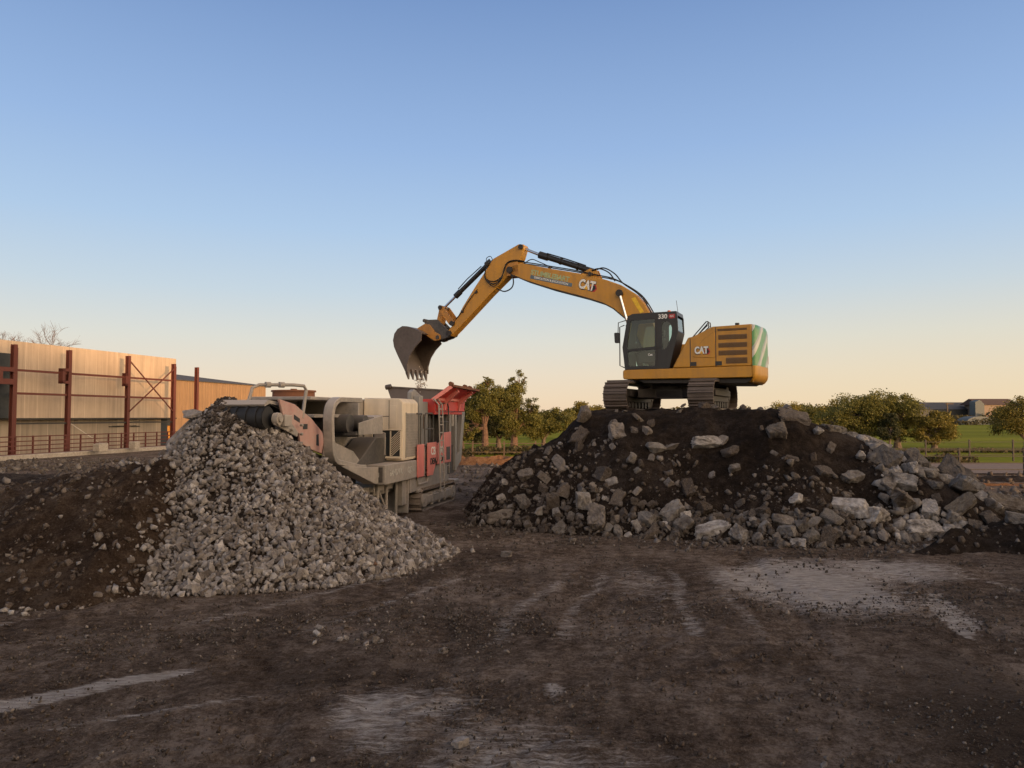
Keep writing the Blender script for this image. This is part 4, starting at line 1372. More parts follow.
# ------------------------------------------------------------------ crusher
CRU = Vector((-4.1, 22.0, 0))
def crusher():
    t = empty('jaw_crusher', CRU, R(77), 'grey and red mobile jaw crusher standing behind the stone heap under the excavator bucket', 'crusher')
    def P(a, b, z): return (a, -b, z)
    def B(m, a0, a1, b0, b1, z0, z1): return m.box(a0, a1, -b1, -b0, z0, z1)
    # tracks
    for sb in (1, -1):
        bc = 1.02*sb
        m = MB()
        r, c0, c1, n = .31, .55+.31, 4.1-.31, 46
        Ls = c1-c0
        per = 2*math.pi*r+2*Ls
        for k in range(n):
            s = k*per/n
            if s < Ls: p, d = (c0+s, 2*r), (1, 0)
            elif s < Ls+math.pi*r:
                a = (s-Ls)/r
                p, d = (c1+math.sin(a)*r, r+math.cos(a)*r), (math.cos(a), -math.sin(a))
            elif s < 2*Ls+math.pi*r: p, d = (c1-(s-Ls-math.pi*r), 0), (-1, 0)
            else:
                a = (s-2*Ls-math.pi*r)/r
                p, d = (c0-math.sin(a)*r, r-math.cos(a)*r), (-math.cos(a), math.sin(a))
            w = per/n*.52
            M3 = Matrix(((d[0], 0, -d[1], p[0]), (0, 1, 0, -bc), (d[1], 0, d[0], p[1]+.03), (0, 0, 0, 1)))
            m.box(-w, w, -.25, .25, -.018, .018, M3)
            m.box(-w*.8, -w*.35, -.25, .25, .015, .07, M3)
        tr = m.build('track', M['track_pale'], t)
        m = MB()
        B(m, 1.0, 3.75, bc-.2, bc+.2, .16, .50)
        for a in (1.05, 1.65, 2.3, 2.95, 3.6): B(m, a-.03, a+.03, bc-.265, bc+.265, .14, .52)
        B(m, 1.05, 3.7, bc-.255, bc+.255, .22, .45)
        m.build('track_frame', M['grey'], tr, None, .012)
        for a in (c0, c1): MB().cyl(P(a, bc-.27, .34), P(a, bc+.27, .34), .2, None, 22).cyl(P(a, bc-.29, .34), P(a, bc+.29, .34), .08).build('track_wheel', M['grey'], tr)
    # chassis
    m = MB()
    B(m, -3.6, 4.9, -.75, .75, .72, 1.0)
    B(m, .3, 4.2, -.98, .98, .62, 1.1)
    B(m, -2.0, -.7, -.9, .9, .85, 1.1)
    B(m, .5, 4.6, .70, 1.22, .60, .70)
    m.build('chassis', M['grey'], t, None, .02)
    # dusty grey lower skirt with lifting loop
    m = MB()
    m.prism([(-.1, .66), (3.4, .66), (3.4, 1.35), (1.9, 1.35), (1.6, 1.08), (-.1, 1.08)], -1.18, -1.10)
    B(m, -.2, -.1, .35, 1.15, .1, 1.08)
    B(m, -.55, -.1, .95, 1.12, .35, 1.08)
    m.tube([P(.45, 1.2, 1.05), P(.5, 1.2, .85), P(1.3, 1.2, .85), P(1.4, 1.2, 1.05)], .035)
    m.build('skirt', M['grey'], t, None, .01)
    m = MB()
    B(m, 2.2, 4.7, -1.0, 1.02, .9, 1.9)
    m.build('feeder_housing', M['grey_dark'], t, None, .02)
    m = MB()
    B(m, 2.1, 5.0, -1.0, .62, 1.9, 2.96)
    B(m, 2.35, 2.5, .62, .9, 1.9, 2.96)
    B(m, 3.5, 3.7, .62, .95, 1.9, 2.96)
    m.build('inner_frame', M['grey_dark'], t, None, .02)
    m = MB()
    for a in (2.6, 3.3, 3.9): m.tube([P(a, 1.08, .95), P(a, 1.08, 1.9)], .03)
    m.tube([P(2.6, 1.08, 1.2), P(3.9, 1.08, 1.2)], .02)
    m.build('feeder_pipes', M['grey'], t)
    # lower box (power tank) on side with lettering
    m = MB()
    B(m, -2.16, .22, .72, 1.27, 1.08, 1.60)
    box = m.build('tank_box', M['grey'], t, None, .02)
    MB().box(-2.168, -2.162, -1.2, -.8, 1.14, 1.54).build('control_panel', M['grey_dark'], box)
    MB().box(-2.178, -2.17, -1.10, -.98, 1.28, 1.40).build('control_label', M['faded_text'], box)
    text_part('maker_lettering', 'SANDVIK', .23, M['faded_text'], box, face_m(P(-1.40, 1.275, 1.36), (1, 0, 0), (0, -1, 0)), .006, .003)
    text_part('model_lettering', 'QJ341', .22, M['faded_text'], box, face_m(P(-.25, 1.275, 1.36), (1, 0, 0), (0, -1, 0)), .006, .003)
    m = MB()
    for a in (-1.9, -1.3, -.6): m.tube([P(a, .95, .0), P(a, .95, 1.08)], .045)
    m.tube([P(-1.9, .95, .95), P(-1.3, .95, .3)], .03)
    m.build('support_legs', M['grey'], t)
    # engine canopy
    m = MB()
    prof = [(.0, 1.63), (1.2, 1.63), (1.2, 3.28), (1.08, 3.40), (.0, 3.42)]
    m.prism([(-b, z) for b, z in prof], -.74, .50, 'x')
    eng = m.build('engine_canopy', M['beige'], t, None, .03)
    # vent with open door on the end face, flat dark sheet as its inner shade
    B_ = MB()
    B(B_, -.748, -.742, .30, 1.14, 1.76, 2.48)
    B_.build('vent_shade_sheet', M['clad_dark'], eng)
    m = MB()
    B(m, -.80, -.745, .27, .30, 1.72, 2.52)
    B(m, -.86, -.745, .27, 1.17, 1.70, 1.75)
    B(m, -.80, -.745, .27, 1.17, 2.49, 2.52)
    m.build('vent_frame', M['beige'], eng, None, .008)
    m = MB()
    for k in range(9):
        z = 1.86+k*.062
        m.beam(P(-.77, .87, z-.10), P(-.77, 1.12, z+.13), .018, .028, (1, 0, 0))
    B(m, -.79, -.75, .83, .86, 1.76, 2.48)
    B(m, -.79, -.75, 1.13, 1.16, 1.76, 2.48)
    m.build('vent_grille', M['beige'], eng)
    m = MB()
    m.prism([(-.42, 1.78), (-.42, 2.44), (-.55, 2.48), (-.76, 2.42), (-.76, 1.80)], -.95, -.91, 'x')
    m.build('vent_door', M['grey'], eng, None, .01)
    # tall side louvre
    m = MB()
    B(m, -.50, .40, 1.2, 1.206, 1.72, 2.98)
    for k in range(16):
        z = 1.76+k*.078
        m.beam(P(-.48, 1.213, z), P(.38, 1.213, z), .04, .016, (0, 0, 1))
    B(m, -.53, -.49, 1.2, 1.22, 1.70, 3.0)
    B(m, .39, .43, 1.2, 1.22, 1.70, 3.0)
    m.build('side_louvre', M['grey'], eng)
    MB().box(-.752, -.742, -1.02, -.80, 2.56, 3.2).build('canopy_panel', M['beige'], eng, None, .005)
    m = MB()
    B(m, -.746, -.742, .03, .78, 2.88, 2.90)
    B(m, -.746, -.742, .775, .79, 2.5, 3.36)
    m.build('canopy_seam', M['grey_dark'], eng)
    # grey side body left of it, over the main conveyor
    m = MB()
    B(m, -2.6, .4, -1.15, -.02, 2.0, 3.38)
    m.build('rear_housing', M['grey'], t, None, .03)
    m = MB()
    m.prism([(-2.9, 1.55), (-.76, 1.62), (-.76, 2.3), (-1.5, 2.3)], -.72, -.05)
    m.build('discharge_chute', M['grey_dark'], t, None, .02)
    m = MB()
    for k in range(4):
        B(m, -4.7, -2.4, -1.25, -1.19, 2.45+k*.22, 2.58+k*.22)
    B(m, -4.7, -2.4, -1.2, .45, 3.28, 3.36)
    B(m, -4.7, -2.5, -1.2, -1.05, 2.2, 3.3)
    B(m, -2.62, -2.55, -1.1, .7, 2.35, 3.30)
    B(m, -4.6, -2.5, -1.1, .5, 2.86, 2.94)
    m.build('magnet_frame', M['grey'], t, None, .015)
    # overband magnet drum pair
    m = MB()
    m.cyl(P(-3.2, -.6, 2.70), P(-3.2, .75, 2.70), .24, None, 20).cyl(P(-2.7, -.6, 2.72), P(-2.7, .95, 2.72), .2, None, 20)
    B(m, -3.3, -2.2, .62, .95, 2.42, 2.50)
    m.build('magnet_drum', M['grey_dark'], t)
    m = MB()
    m.prism([(-3.2, 2.42), (-1.7, 2.42), (-1.7, 2.92), (-3.2, 2.72)], -1.0, -.96)
    m.prism([(-2.2, 2.42), (-1.7, 2.42), (-1.7, 2.92), (-2.2, 2.88)], -.96, -.05)
    m.build('magnet_side_plate', M['grey'], t, None, .01)
    # rusty cover ring on the top
    m = MB().cyl(P(-3.7, -.55, 3.30), P(-3.7, -.55, 3.52), .52, .51, 40)
    m.cyl(P(-3.7, -.55, 3.50), P(-3.7, -.55, 3.54), .55, .54, 40).cyl(P(-3.7, -.55, 3.54), P(-3.7, -.55, 3.58), .08)
    m.build('rusty_cover', M['rust'], t)
    # hoop of the conveyor frame (C shaped beam)
    hoop = [(-2.72, 3.31), (-4.35, 3.30), (-4.62, 3.12), (-4.68, 2.85), (-4.62, 2.05), (-4.45, 1.82), (-3.0, 1.58), (-2.6, 1.58)]
    hoop = rounded(hoop, .35, 5)[5:-5]
    m = MB()
    Po, Pi = [], []
    for i, p in enumerate(hoop):
        a, b = Vector(hoop[max(0, i-1)]), Vector(hoop[min(len(hoop)-1, i+1)])
        d = (b-a).normalized()
        nn = Vector((d.y, -d.x))
        Po.append(tuple(Vector(p)+nn*.05))
        Pi.append(tuple(Vector(p)-nn*.07))
    m.prism(Po+Pi[::-1], -1.02, -.78)
    m.build('frame_hoop', M['grey'], t, None, .015)
    m = MB()
    m.prism([(-4.5, 1.95), (-3.2, 1.62), (-2.3, 1.62), (-2.9, 2.0), (-4.3, 2.35)], -.70, -.64)
    m.prism([(-4.4, 1.72), (-2.4, 1.12), (-2.2, 1.12), (-2.2, 1.55), (-3.0, 1.60)], -1.10, -.75)
    m.build('lower_frame', M['grey'], t, None, .012)
    # main conveyor
    cv = MB()
    cv.prism([(-6.35, 3.26), (-5.72, 3.16), (-4.95, 2.84), (-4.42, 2.52), (-4.28, 2.2), (-4.32, 1.98), (-4.9, 2.12), (-5.45, 2.30), (-5.5, 2.5), (-6.1, 2.72)], -.62, -.56)
    conv = cv.build('conveyor', M['pink'], t, None, .012)
    cv = MB()
    cv.prism([(-6.35, 3.26), (-5.72, 3.16), (-4.95, 2.84), (-4.42, 2.52), (-4.28, 2.2), (-4.32, 1.98), (-4.9, 2.12), (-5.45, 2.30), (-5.5, 2.5), (-6.1, 2.72)], .56, .62)
    cv.build('side_plate', M['pink'], conv, None, .012)
    for poly in ([(-5.35, 2.60), (-5.15, 2.60), (-5.15, 2.72), (-5.35, 2.72)], [(-4.72, 2.22), (-4.6, 2.20), (-4.62, 2.48), (-4.72, 2.46)], [(-5.75, 2.83), (-5.50, 2.75), (-5.50, 2.84), (-5.75, 2.93)]):
        MB().prism(poly, -.628, -.62).build('side_slot', M['clad_dark'], conv)
    m = MB()
    m.prism([(-6.6, 2.72), (-5.7, 2.44), (-5.65, 2.54), (-5.95, 2.76), (-6.5, 2.98)], -.68, -.625)
    B(m, -6.4, -6.1, .70, .78, 2.68, 2.92)
    for (a, z) in ((-6.3, 2.9), (-6.0, 2.6), (-5.6, 2.5), (-5.6, 2.7)): m.cyl(P(a, .69, z), P(a, .76, z), .035, None, 8)
    m.build('drive_bracket', M['grey'], conv, None, .01)
    MB().cyl(P(-6.5, .60, 2.84), P(-6.5, .72, 2.84), .13, None, 18).cyl(P(-6.5, .71, 2.84), P(-6.5, .76, 2.84), .07).build('drive_motor', M['grey'], conv)
    m = MB().cyl(P(-6.62, -.52, 2.86), P(-6.62, .52, 2.86), .235, None, 30)
    for b in (-.35, -.12, .12, .35): m.cyl(P(-6.62, b-.03, 2.86), P(-6.62, b+.03, 2.86), .272, None, 30)
    m.build('head_drum', M['rubber'], conv)
    # belt: top run, wrap, sagging return
    bp = [(-3.3, 2.02), (-4.6, 2.55), (-6.50, 3.15)]
    for k in range(7):
        a = math.radians(75+k*28)
        bp.append((-6.62+.25*math.cos(a), 2.86+.25*math.sin(a)))
    bp += [(-6.2, 2.42), (-5.5, 2.20), (-4.5, 1.95), (-3.3, 1.72)]
    m = MB()
    vs = []
    for (a, z) in bp: vs += [P(a, -.5, z), P(a, .5, z), P(a, .5, z-.012), P(a, -.5, z-.012)]
    fs = []
    for i in range(len(bp)-1):
        for k in range(4): fs.append((4*i+k, 4*i+(k+1) % 4, 4*i+4+(k+1) % 4, 4*i+4+k))
    m.add(vs, fs).build('belt', M['rubber'], conv, None, 0, 50)
    m = MB()
    m.prism([(-5.9, 2.05), (-3.2, 1.55), (-3.2, 1.70), (-5.8, 2.16)], -.45, .45)
    m.build('belt_tray', M['grey'], conv)
    MB().prism([(-5.1, 1.75), (-4.4, 1.0), (-2.4, 1.0), (-2.4, 1.6), (-4.4, 1.98), (-4.9, 2.12)], -.55, -.50).build('belt_shade_fill', M['grey_dark'], conv)  # dark sheet added to fill the shaded void under the belt
    # grey hood over the drum and pipe loop
    m = MB()
    m.prism([(-6.75, 3.14), (-6.6, 3.24), (-5.5, 3.12), (-5.5, 3.06), (-6.55, 3.16), (-6.72, 3.10)], -.50, .55)
    m.build('drum_hood', M['grey'], conv)
    m = MB()
    pp = [P(-5.35, .60, 2.85), P(-5.18, .60, 3.48), P(-5.25, .58, 3.58), P(-5.4, .4, 3.60), P(-5.85, -.18, 3.59), P(-5.98, -.26, 3.52), P(-6.15, -.3, 3.05)]
    m.tube(pp, .038, 10)
    for q in (.35, .75):
        p = Vector(pp[3]).lerp(Vector(pp[4]), q)
        m.cyl(p-Vector((.05, -.03, 0)), p+Vector((.05, -.03, 0)), .065)
    m.build('pipe_loop', M['grey'], conv)
    # jaw box
    m = MB()
    B(m, .55, 2.1, -1.0, .95, 1.2, 3.35)
    m.prism([(.62, 3.35), (.62, 3.62), (.85, 3.72), (1.55, 3.5), (1.55, 3.35)], -.96, -.80)
    B(m, .70, 1.0, .952, 1.18, 2.02, 3.52)
    m.build('jaw_box', M['grey_blue'], t, None, .03)
    MB().box(1.5, 1.75, -.965, -.952, 2.5, 2.95).build('warning_plate', M['wood'], t, None, 0)
    # red side panels
    m = MB()
    B(m, .24, .80, 1.26, 1.30, 1.08, 2.05)
    m.build('red_panel', M['panel_red'], t, None, .008, label='narrow red panel beside the tank box')
    m = MB()
    B(m, .80, 1.12, 1.18, 1.22, 1.05, 2.06)
    m.build('backing_panel', M['grey'], t, None, .008)
    MB().box(.84, .98, -1.235, -1.222, 1.5, 1.72).build('data_plate', M['sticker'], t)
    m = MB()
    m.prism([(1.12, 2.07), (1.95, 2.08), (1.95, 1.5), (1.60, 1.06), (1.12, 1.06)], -1.30, -1.26)
    p2 = m.build('red_panel', M['panel_red'], t, None, .008, label='middle red panel lettered in white and black behind the ladder')
    m = MB()
    m.prism([(2.05, 1.36), (2.05, 2.02), (2.30, 2.06), (2.62, 2.35), (3.44, 2.38), (3.44, 1.36)], -1.30, -1.26)
    p3 = m.build('red_panel', M['panel_red'], t, None, .008, label='largest red panel lettered in white and black right of the ladder')
    text_part('panel_lettering', 'CB', .34, M['white_text'], p2, face_m(P(1.60, 1.305, 1.80), (1, 0, 0), (0, -1, 0)), .008, .003)
    text_part('panel_lettering', 'DEM', .27, M['black_text'], p2, face_m(P(1.60, 1.305, 1.48), (1, 0, 0), (0, -1, 0)), .008, .003)
    text_part('panel_lettering', 'ME', .32, M['white_text'], p3, face_m(P(2.48, 1.305, 1.80), (1, 0, 0), (0, -1, 0)), .008, .003)
    text_part('panel_lettering', 'ION', .27, M['black_text'], p3, face_m(P(2.48, 1.305, 1.52), (1, 0, 0), (0, -1, 0)), .008, .003)
    MB().box(2.93, 3.3, -1.312, -1.302, 1.45, 1.88).build('access_hatch', M['grey_dark'], p3)
    # ladder
    m = MB()
    for a in (1.78, 2.14): m.tube([P(a, 1.50, .50), P(a, 1.42, 3.25), P(a, 1.25, 3.45)], .024)
    for k in range(11): m.tube([P(1.78, 1.49-k*.008, .62+k*.25), P(2.14, 1.49-k*.008, .62+k*.25)], .02)
    m.build('ladder', M['grey'], t)
    # guard rails
    m = MB()
    m.tube([P(.62, 1.24, 2.05), P(.62, 1.24, 2.9), P(.7, 1.24, 2.97), P(.3, 1.24, 2.97)], .024)
    m.tube([P(.92, 1.26, 2.05), P(.92, 1.26, 2.88), P(1.02, 1.26, 2.98), P(1.6, 1.26, 2.98), P(1.72, 1.26, 2.9), P(1.72, 1.26, 2.05)], .024)
    m.tube([P(.92, 1.26, 2.5), P(1.72, 1.26, 2.5)], .02)
    m.build('guard_rail', M['grey_dark'], t)
    m = MB()
    m.tube([P(2.4, 1.25, 2.1), P(2.4, 1.25, 3.25), P(2.5, 1.25, 3.32), P(3.2, 1.25, 3.32), P(3.3, 1.25, 3.2), P(3.3, 1.25, 2.3)], .024)
    m.tube([P(2.4, 1.25, 2.7), P(3.3, 1.25, 2.7)], .02)
    m.build('guard_rail', M['grey_dark'], t)
    m = MB()
    B(m, .6, 3.4, .95, 1.27, 1.98, 2.02)
    m.build('walkway', M['grey_dark'], t)
    # hopper with flared red wing
    m = MB()
    m.prism([(2.35, 3.06), (5.25, 3.06), (5.35, 3.50), (2.2, 3.42)], -1.22, -1.14)
    m.prism([(2.35, 3.06), (5.25, 3.06), (5.35, 3.50), (2.2, 3.42)], 1.14, 1.22)
    B(m, 2.2, 2.28, -1.14, 1.14, 3.0, 3.45)
    B(m, 2.2, 5.3, -1.12, 1.12, 2.95, 3.05)
    hop = m.build('hopper', M['red'], t, None, .012, label='red feed hopper')
    m = MB()
    A = [P(1.85, 1.16, 3.40), P(5.35, 1.16, 3.42), P(5.05, 1.78, 3.80), P(2.10, 1.72, 3.86)]
    vs = [Vector(p) for p in A]+[Vector(p)+Vector((0, .02, .05)) for p in A]
    m.add(vs, [(0, 1, 2, 3), (7, 6, 5, 4), (0, 4, 5, 1), (1, 5, 6, 2), (2, 6, 7, 3), (3, 7, 4, 0)])
    m.build('wing_plate', M['red'], hop)
    m = MB()
    for a in (2.9, 4.5):
        m.beam(P(a, 1.18, 3.1), P(a, 1.24, 3.40), .18, .12, (1, 0, 0))
        m.beam(P(a, 1.24, 3.36), P(a, 1.70, 3.76), .18, .10, (1, 0, 0))
    m.beam(P(1.85, 1.18, 3.40), P(2.10, 1.74, 3.84), .12, .10, (1, 0, 0))
    m.beam(P(2.2, 1.24, 3.44), P(5.3, 1.24, 3.46), .08, .1)
    m.build('wing_bracket', M['panel_red'], hop, None, .01)
    m = MB().beam(P(2.10, 1.74, 3.87), P(5.05, 1.80, 3.81), .12, .08)
    for a, z in ((2.15, 3.93), (3.7, 3.90), (4.3, 3.88)): m.cyl(P(a-.12, 1.72, z), P(a+.10, 1.72, z), .075, .06, 8)
    m.build('wing_rim', M['rust'], hop, None, .01)
    # rear wall of the hopper, seen over the machine
    m = MB()
    A = [P(6.8, -2.2, 3.42), P(6.8, .3, 3.42), P(7.2, .4, 3.86), P(7.2, -2.6, 4.06)]
    vs = [Vector(p) for p in A]+[Vector(p)+Vector((.06, 0, -.02)) for p in A]
    m.add(vs, [(0, 1, 2, 3), (7, 6, 5, 4), (0, 4, 5, 1), (1, 5, 6, 2), (2, 6, 7, 3), (3, 7, 4, 0)])
    m.beam(P(7.2, -2.6, 4.07), P(7.2, .4, 3.87), .1, .06)
    m.beam(P(7.24, -2.5, 3.95), P(7.24, .3, 3.76), .06, .10)
    B(m, 5.31, 6.84, -1.12, .28, 2.95, 3.43)
    m.cyl(P(7.15, -2.62, 4.04), P(7.15, -2.4, 4.08), .1, None, 8)
    m.build('hopper_back', M['bucket'], hop)
    # hopper posts
    m = MB()
    B(m, 4.55, 4.75, .92, 1.10, 1.0, 3.06)
    m.prism([(4.75, 1.05), (5.3, 1.3), (5.75, 3.05), (5.45, 3.05), (5.05, 1.6), (4.75, 1.5)], -1.10, -.92)
    B(m, 3.9, 4.1, .95, 1.1, 1.9, 3.06)
    m.build('hopper_post', M['grey_blue'], t, None, .015)
    m = MB()
    m.prism([(4.75, 1.05), (5.3, 1.3), (5.75, 3.05), (5.45, 3.05), (5.05, 1.6), (4.75, 1.5)], .92, 1.10)
    m.build('hopper_post', M['grey_blue'], t, None, .015)
    MB().cyl(P(4.2, 1.1, 2.55), P(4.2, 1.1, 2.95), .05).cyl(P(4.2, 1.1, 2.9), P(4.2, 1.1, 3.06), .02).build('hanging_lamp', M['faded_text'], t)
    return t
crusher()

# ------------------------------------------------------------------ left building, steel frame, fence
WD = Vector((.2334, .9724, 0))
WN = Vector((-.9724, .2334, 0))          # away from the yard
C1 = Vector((-35.1, 52.0, 0))
def wl(u, off=0.0, z=0.0): return C1+WD*u+WN*off+Vector((0, 0, z))
wang = math.atan2(WD.y, WD.x)
def wallmat4(u, off, z): return Matrix.Translation(wl(u, off, z)) @ Matrix.Rotation(wang, 4, 'Z')

def building():
    t = empty('warehouse', wl(0, 1.4), wang, 'long pale panel clad warehouse wall behind the red steel frame', 'warehouse')
    m = MB().box(-.35, 18.7, 0, .25, 2.75, 8.35)
    m.build('wall', M['wall'], t)
    MB().box(-30, -.36, .02, .25, 2.75, 8.5).build('dark_wall', M['clad_dark'], t, label='dark cladding at the left end of the building')
    MB().box(-4.0, .95, -.6, -.005, 2.75, 7.35).build('dark_wall', M['clad_dark'], t, label='dark recessed bay with stepped top left of the pale wall')
    MB().box(-30, 17.4, .5, .75, 0, 2.74).build('base_wall', M['wall_base'], t)
    m = MB().box(-30, 18.5, -.35, .6, 2.62, 2.738)
    m.build('ledge', M['iron'], t)
    MB().box(-30, 18.6, .26, 14, 8.1, 8.3).build('roof', M['roof_dark'], t)
    MB().box(18.45, 18.7, .255, 14, 2.75, 8.09).build('end_wall', M['wall'], t)
    m = MB().box(11.0, 14.6, .40, .495, 1.95, 2.02)
    m.box(11.4, 14.1, .42, .495, 2.02, 2.06)
    m.build('wall_pipe', M['iron'], t)
    MB().box(17.4, 18.3, .5, .9, 0, 2.6).build('doorway', M['clad_dark'], t)
building()

def steel_frame():
    t = empty('steel_frame', wl(0), wang, 'red oxide steel frame of columns, rails and cross brace before the pale wall', 'steel frame')
    us = [0, 4.75, 10.9, 16.6, 19.9]
    tops = [7.95, 7.95, 8.0, 7.7, 7.6]
    for i, (u, z) in enumerate(zip(us, tops)):
        w = .15 if i < 4 else .10
        m = MB()
        m.box(u-.15, u+.15, -.15, -.13, -.1, z)
        m.box(u-.15, u+.15, .13, .15, -.1, z)
        m.box(u-.012, u+.012, -.13, .13, -.1, z)
        m.box(u-.25, u+.25, -.25, .25, -.1, .03)
        if i in (0, 3): m.box(u-.17, u+.17, -.17, -.152, -.1, z*.97)
        m.build('column', M['steel_red'], t)
    for z in (6.15, 4.5):
        for i in range(3):
            MB().box(us[i]+.16, us[i+1]-.16, -.06, .06, z-.08, z+.08).build('rail', M['steel_red'], t)
    for i in range(3): MB().box(us[i]+.16, us[i+1]-.16, -.07, .07, 2.3, 2.42).build('rail', M['iron'], t)
    MB().beam((10.95, -.1, 7.6), (16.5, -.1, 3.3), .08, .09).build('brace', M['steel_red'], t)
    MB().beam((10.95, -.2, 3.3), (16.5, -.2, 7.3), .08, .09).build('brace', M['steel_red'], t)
    def bracket(u, z0, z1, w):
        m = MB()
        m.box(u-w, u-w+.25, -.3, .1, z0, z1)
        m.box(u-w, u-.15, -.3, .1, z1-.22, z1)
        m.box(u-w, u-.15, -.3, .1, z0, z0+.22)
        m.build('bracket', M['steel_red'], t)
    bracket(4.75, 5.35, 6.5, .85)
    bracket(10.9, 5.4, 6.5, .55)
    m = MB()
    m.box(-3.0, -.15, -.3, -.1, 6.0, 6.3)
    m.box(-3.0, -.15, -.3, -.1, 5.1, 5.4)
    m.box(-1.4, -1.1, -.32, -.08, 5.1, 6.3)
    m.box(-2.4, -2.05, -.35, -.05, 5.0, 6.6)
    m.build('bracket', M['steel_red'], t)
    MB().box(-6, -.2, -.2, .2, 5.4, 5.5).build('rail', M['steel_red'], t)
    m = MB().tube([(4.9, -.2, 2.3), (8.0, -.7, .35)], .03, 6)
    m.build('stay_cable', plain('pale_cable', (.5, .45, .4), .7), t)
steel_frame()

def fence(name, p0, p1, zt, npost, rails, pw, rr_, mat, label, zb=0.0):
    p0, p1 = Vector((*p0, 0)), Vector((*p1, 0))
    d = p1-p0
    t = empty(name, p0, math.atan2(d.y, d.x), label, 'fence')
    L = d.length
    post = None
    for i in range(npost):
        x = L*i/(npost-1)
        z0 = float(ground_h(np.array(p0.x+d.x*i/(npost-1)), np.array(p0.y+d.y*i/(npost-1))))
        MB().box(x-pw/2, x+pw/2, -pw/2, pw/2, z0-.2+zb, zt+.05).build('post', mat, t)
    for z in rails: MB().box(0, L, -pw*.5-rr_, -pw*.5-.003, z-rr_, z+rr_).build('rail', mat, t)
    return t
fence('tubular_fence', tuple(wl(-9, -2.6))[:2], tuple(wl(18.5, -1.2))[:2], 1.5, 20, (1.5, 1.18, .88, .58, .3), .09, .035, M['steel_red'], 'rusty red tubular rail fence running in front of the warehouse')
fence('post_fence', (-6.5, 47.3), (3.5, 47.3), 1.25, 6, (1.15, .6), .09, .022, M['wood'], 'weathered post and rail fence before the tree clump in the middle')
fence('field_fence', (15, 46.8), (60, 47.8), 1.35, 17, (1.25, .85, .45), .08, .014, M['iron'], 'thin dark post and wire fence along the far edge of the track')
fence('metal_fence', (15.5, 36.2), (50, 35.8), 1.3, 12, (1.25, .95, .62, .3), .08, .02, M['iron'], 'dark metal rail fence nearest the yard on the right')

# kerbs, blocks, banks
def concrete_kerb():
    m = MB()
    m.beam(wl(-12, -3.0, .12), wl(20, -1.7, .12), .7, .35)
    tag(m.build('concrete_kerb', M['concrete'], None, None, .03), 'pale concrete kerb along the foot of the red tubular fence', 'kerb')
concrete_kerb()
for (u, off, sx, lab) in ((4.4, -3.4, .9, 'pale concrete block lying by the second column of the steel frame'), (8.2, -3.1, .55, 'small pale block at the foot of the stay cable')):
    m = MB()
    m.prism(rounded([(-sx/2, 0), (sx/2, 0), (sx/2*.9, .62), (-sx/2, .58)], .06), -.3, .3)
    o = m.build('concrete_block', M['concrete'], None, wallmat4(u, off, .25), .03)
    tag(o, lab, 'block')
def bank(name, P0, P1, h, wd, mat, label, seed):
    P0, P1 = Vector((*P0, 0)), Vector((*P1, 0))
    d = (P1-P0)
    L = d.length
    d.normalize()
    n = Vector((-d.y, d.x, 0))
    nu = int(L/.25)
    m = MB()
    vs, fs = [], []
    K = 7
    r = random.Random(seed)
    for i in range(nu+1):
        e = min(1, i/4, (nu-i)/4)
        for k in range(K):
            s = k/(K-1)*2-1
            hh = h*(1-s*s)*e*(1+r.uniform(-.25, .25))
            q = P0+d*(L*i/nu)+n*(s*wd/2+r.uniform(-.05, .05))
            vs.append((q.x, q.y, hh-.06))
    for i in range(nu):
        for k in range(K-1): fs.append((i*K+k, i*K+k+1, (i+1)*K+k+1, (i+1)*K+k))
    m.add(vs, fs)
    return tag(m.build(name, mat, smooth=25), label, 'bank')
dry = soil('dry_clay', (.12, .06, .032), (.22, .115, .062), (.32, .19, .11), 1.0)
bank('clay_bank', (-8.5, 44.5), (2.5, 44.2), .52, 1.4, dry, 'sunlit orange clay bank between the crusher and the rubble mound', 1)
bank('clay_bank', (17.0, 31.0), (26, 30.6), .16, .7, dry, 'thin sunlit strip of clay right of the mound below the track', 2)
bank('rubble_bank', (-32, 36), (-9, 30), .3, 3.5, M['heap_soil'], 'low dark rubble bank on the far left of the yard', 3)
bank('earth_bank', (17, 33.5), (45, 32.5), .24, 2.4, M['mound'], 'dark earth bank below the metal fence on the right', 4)

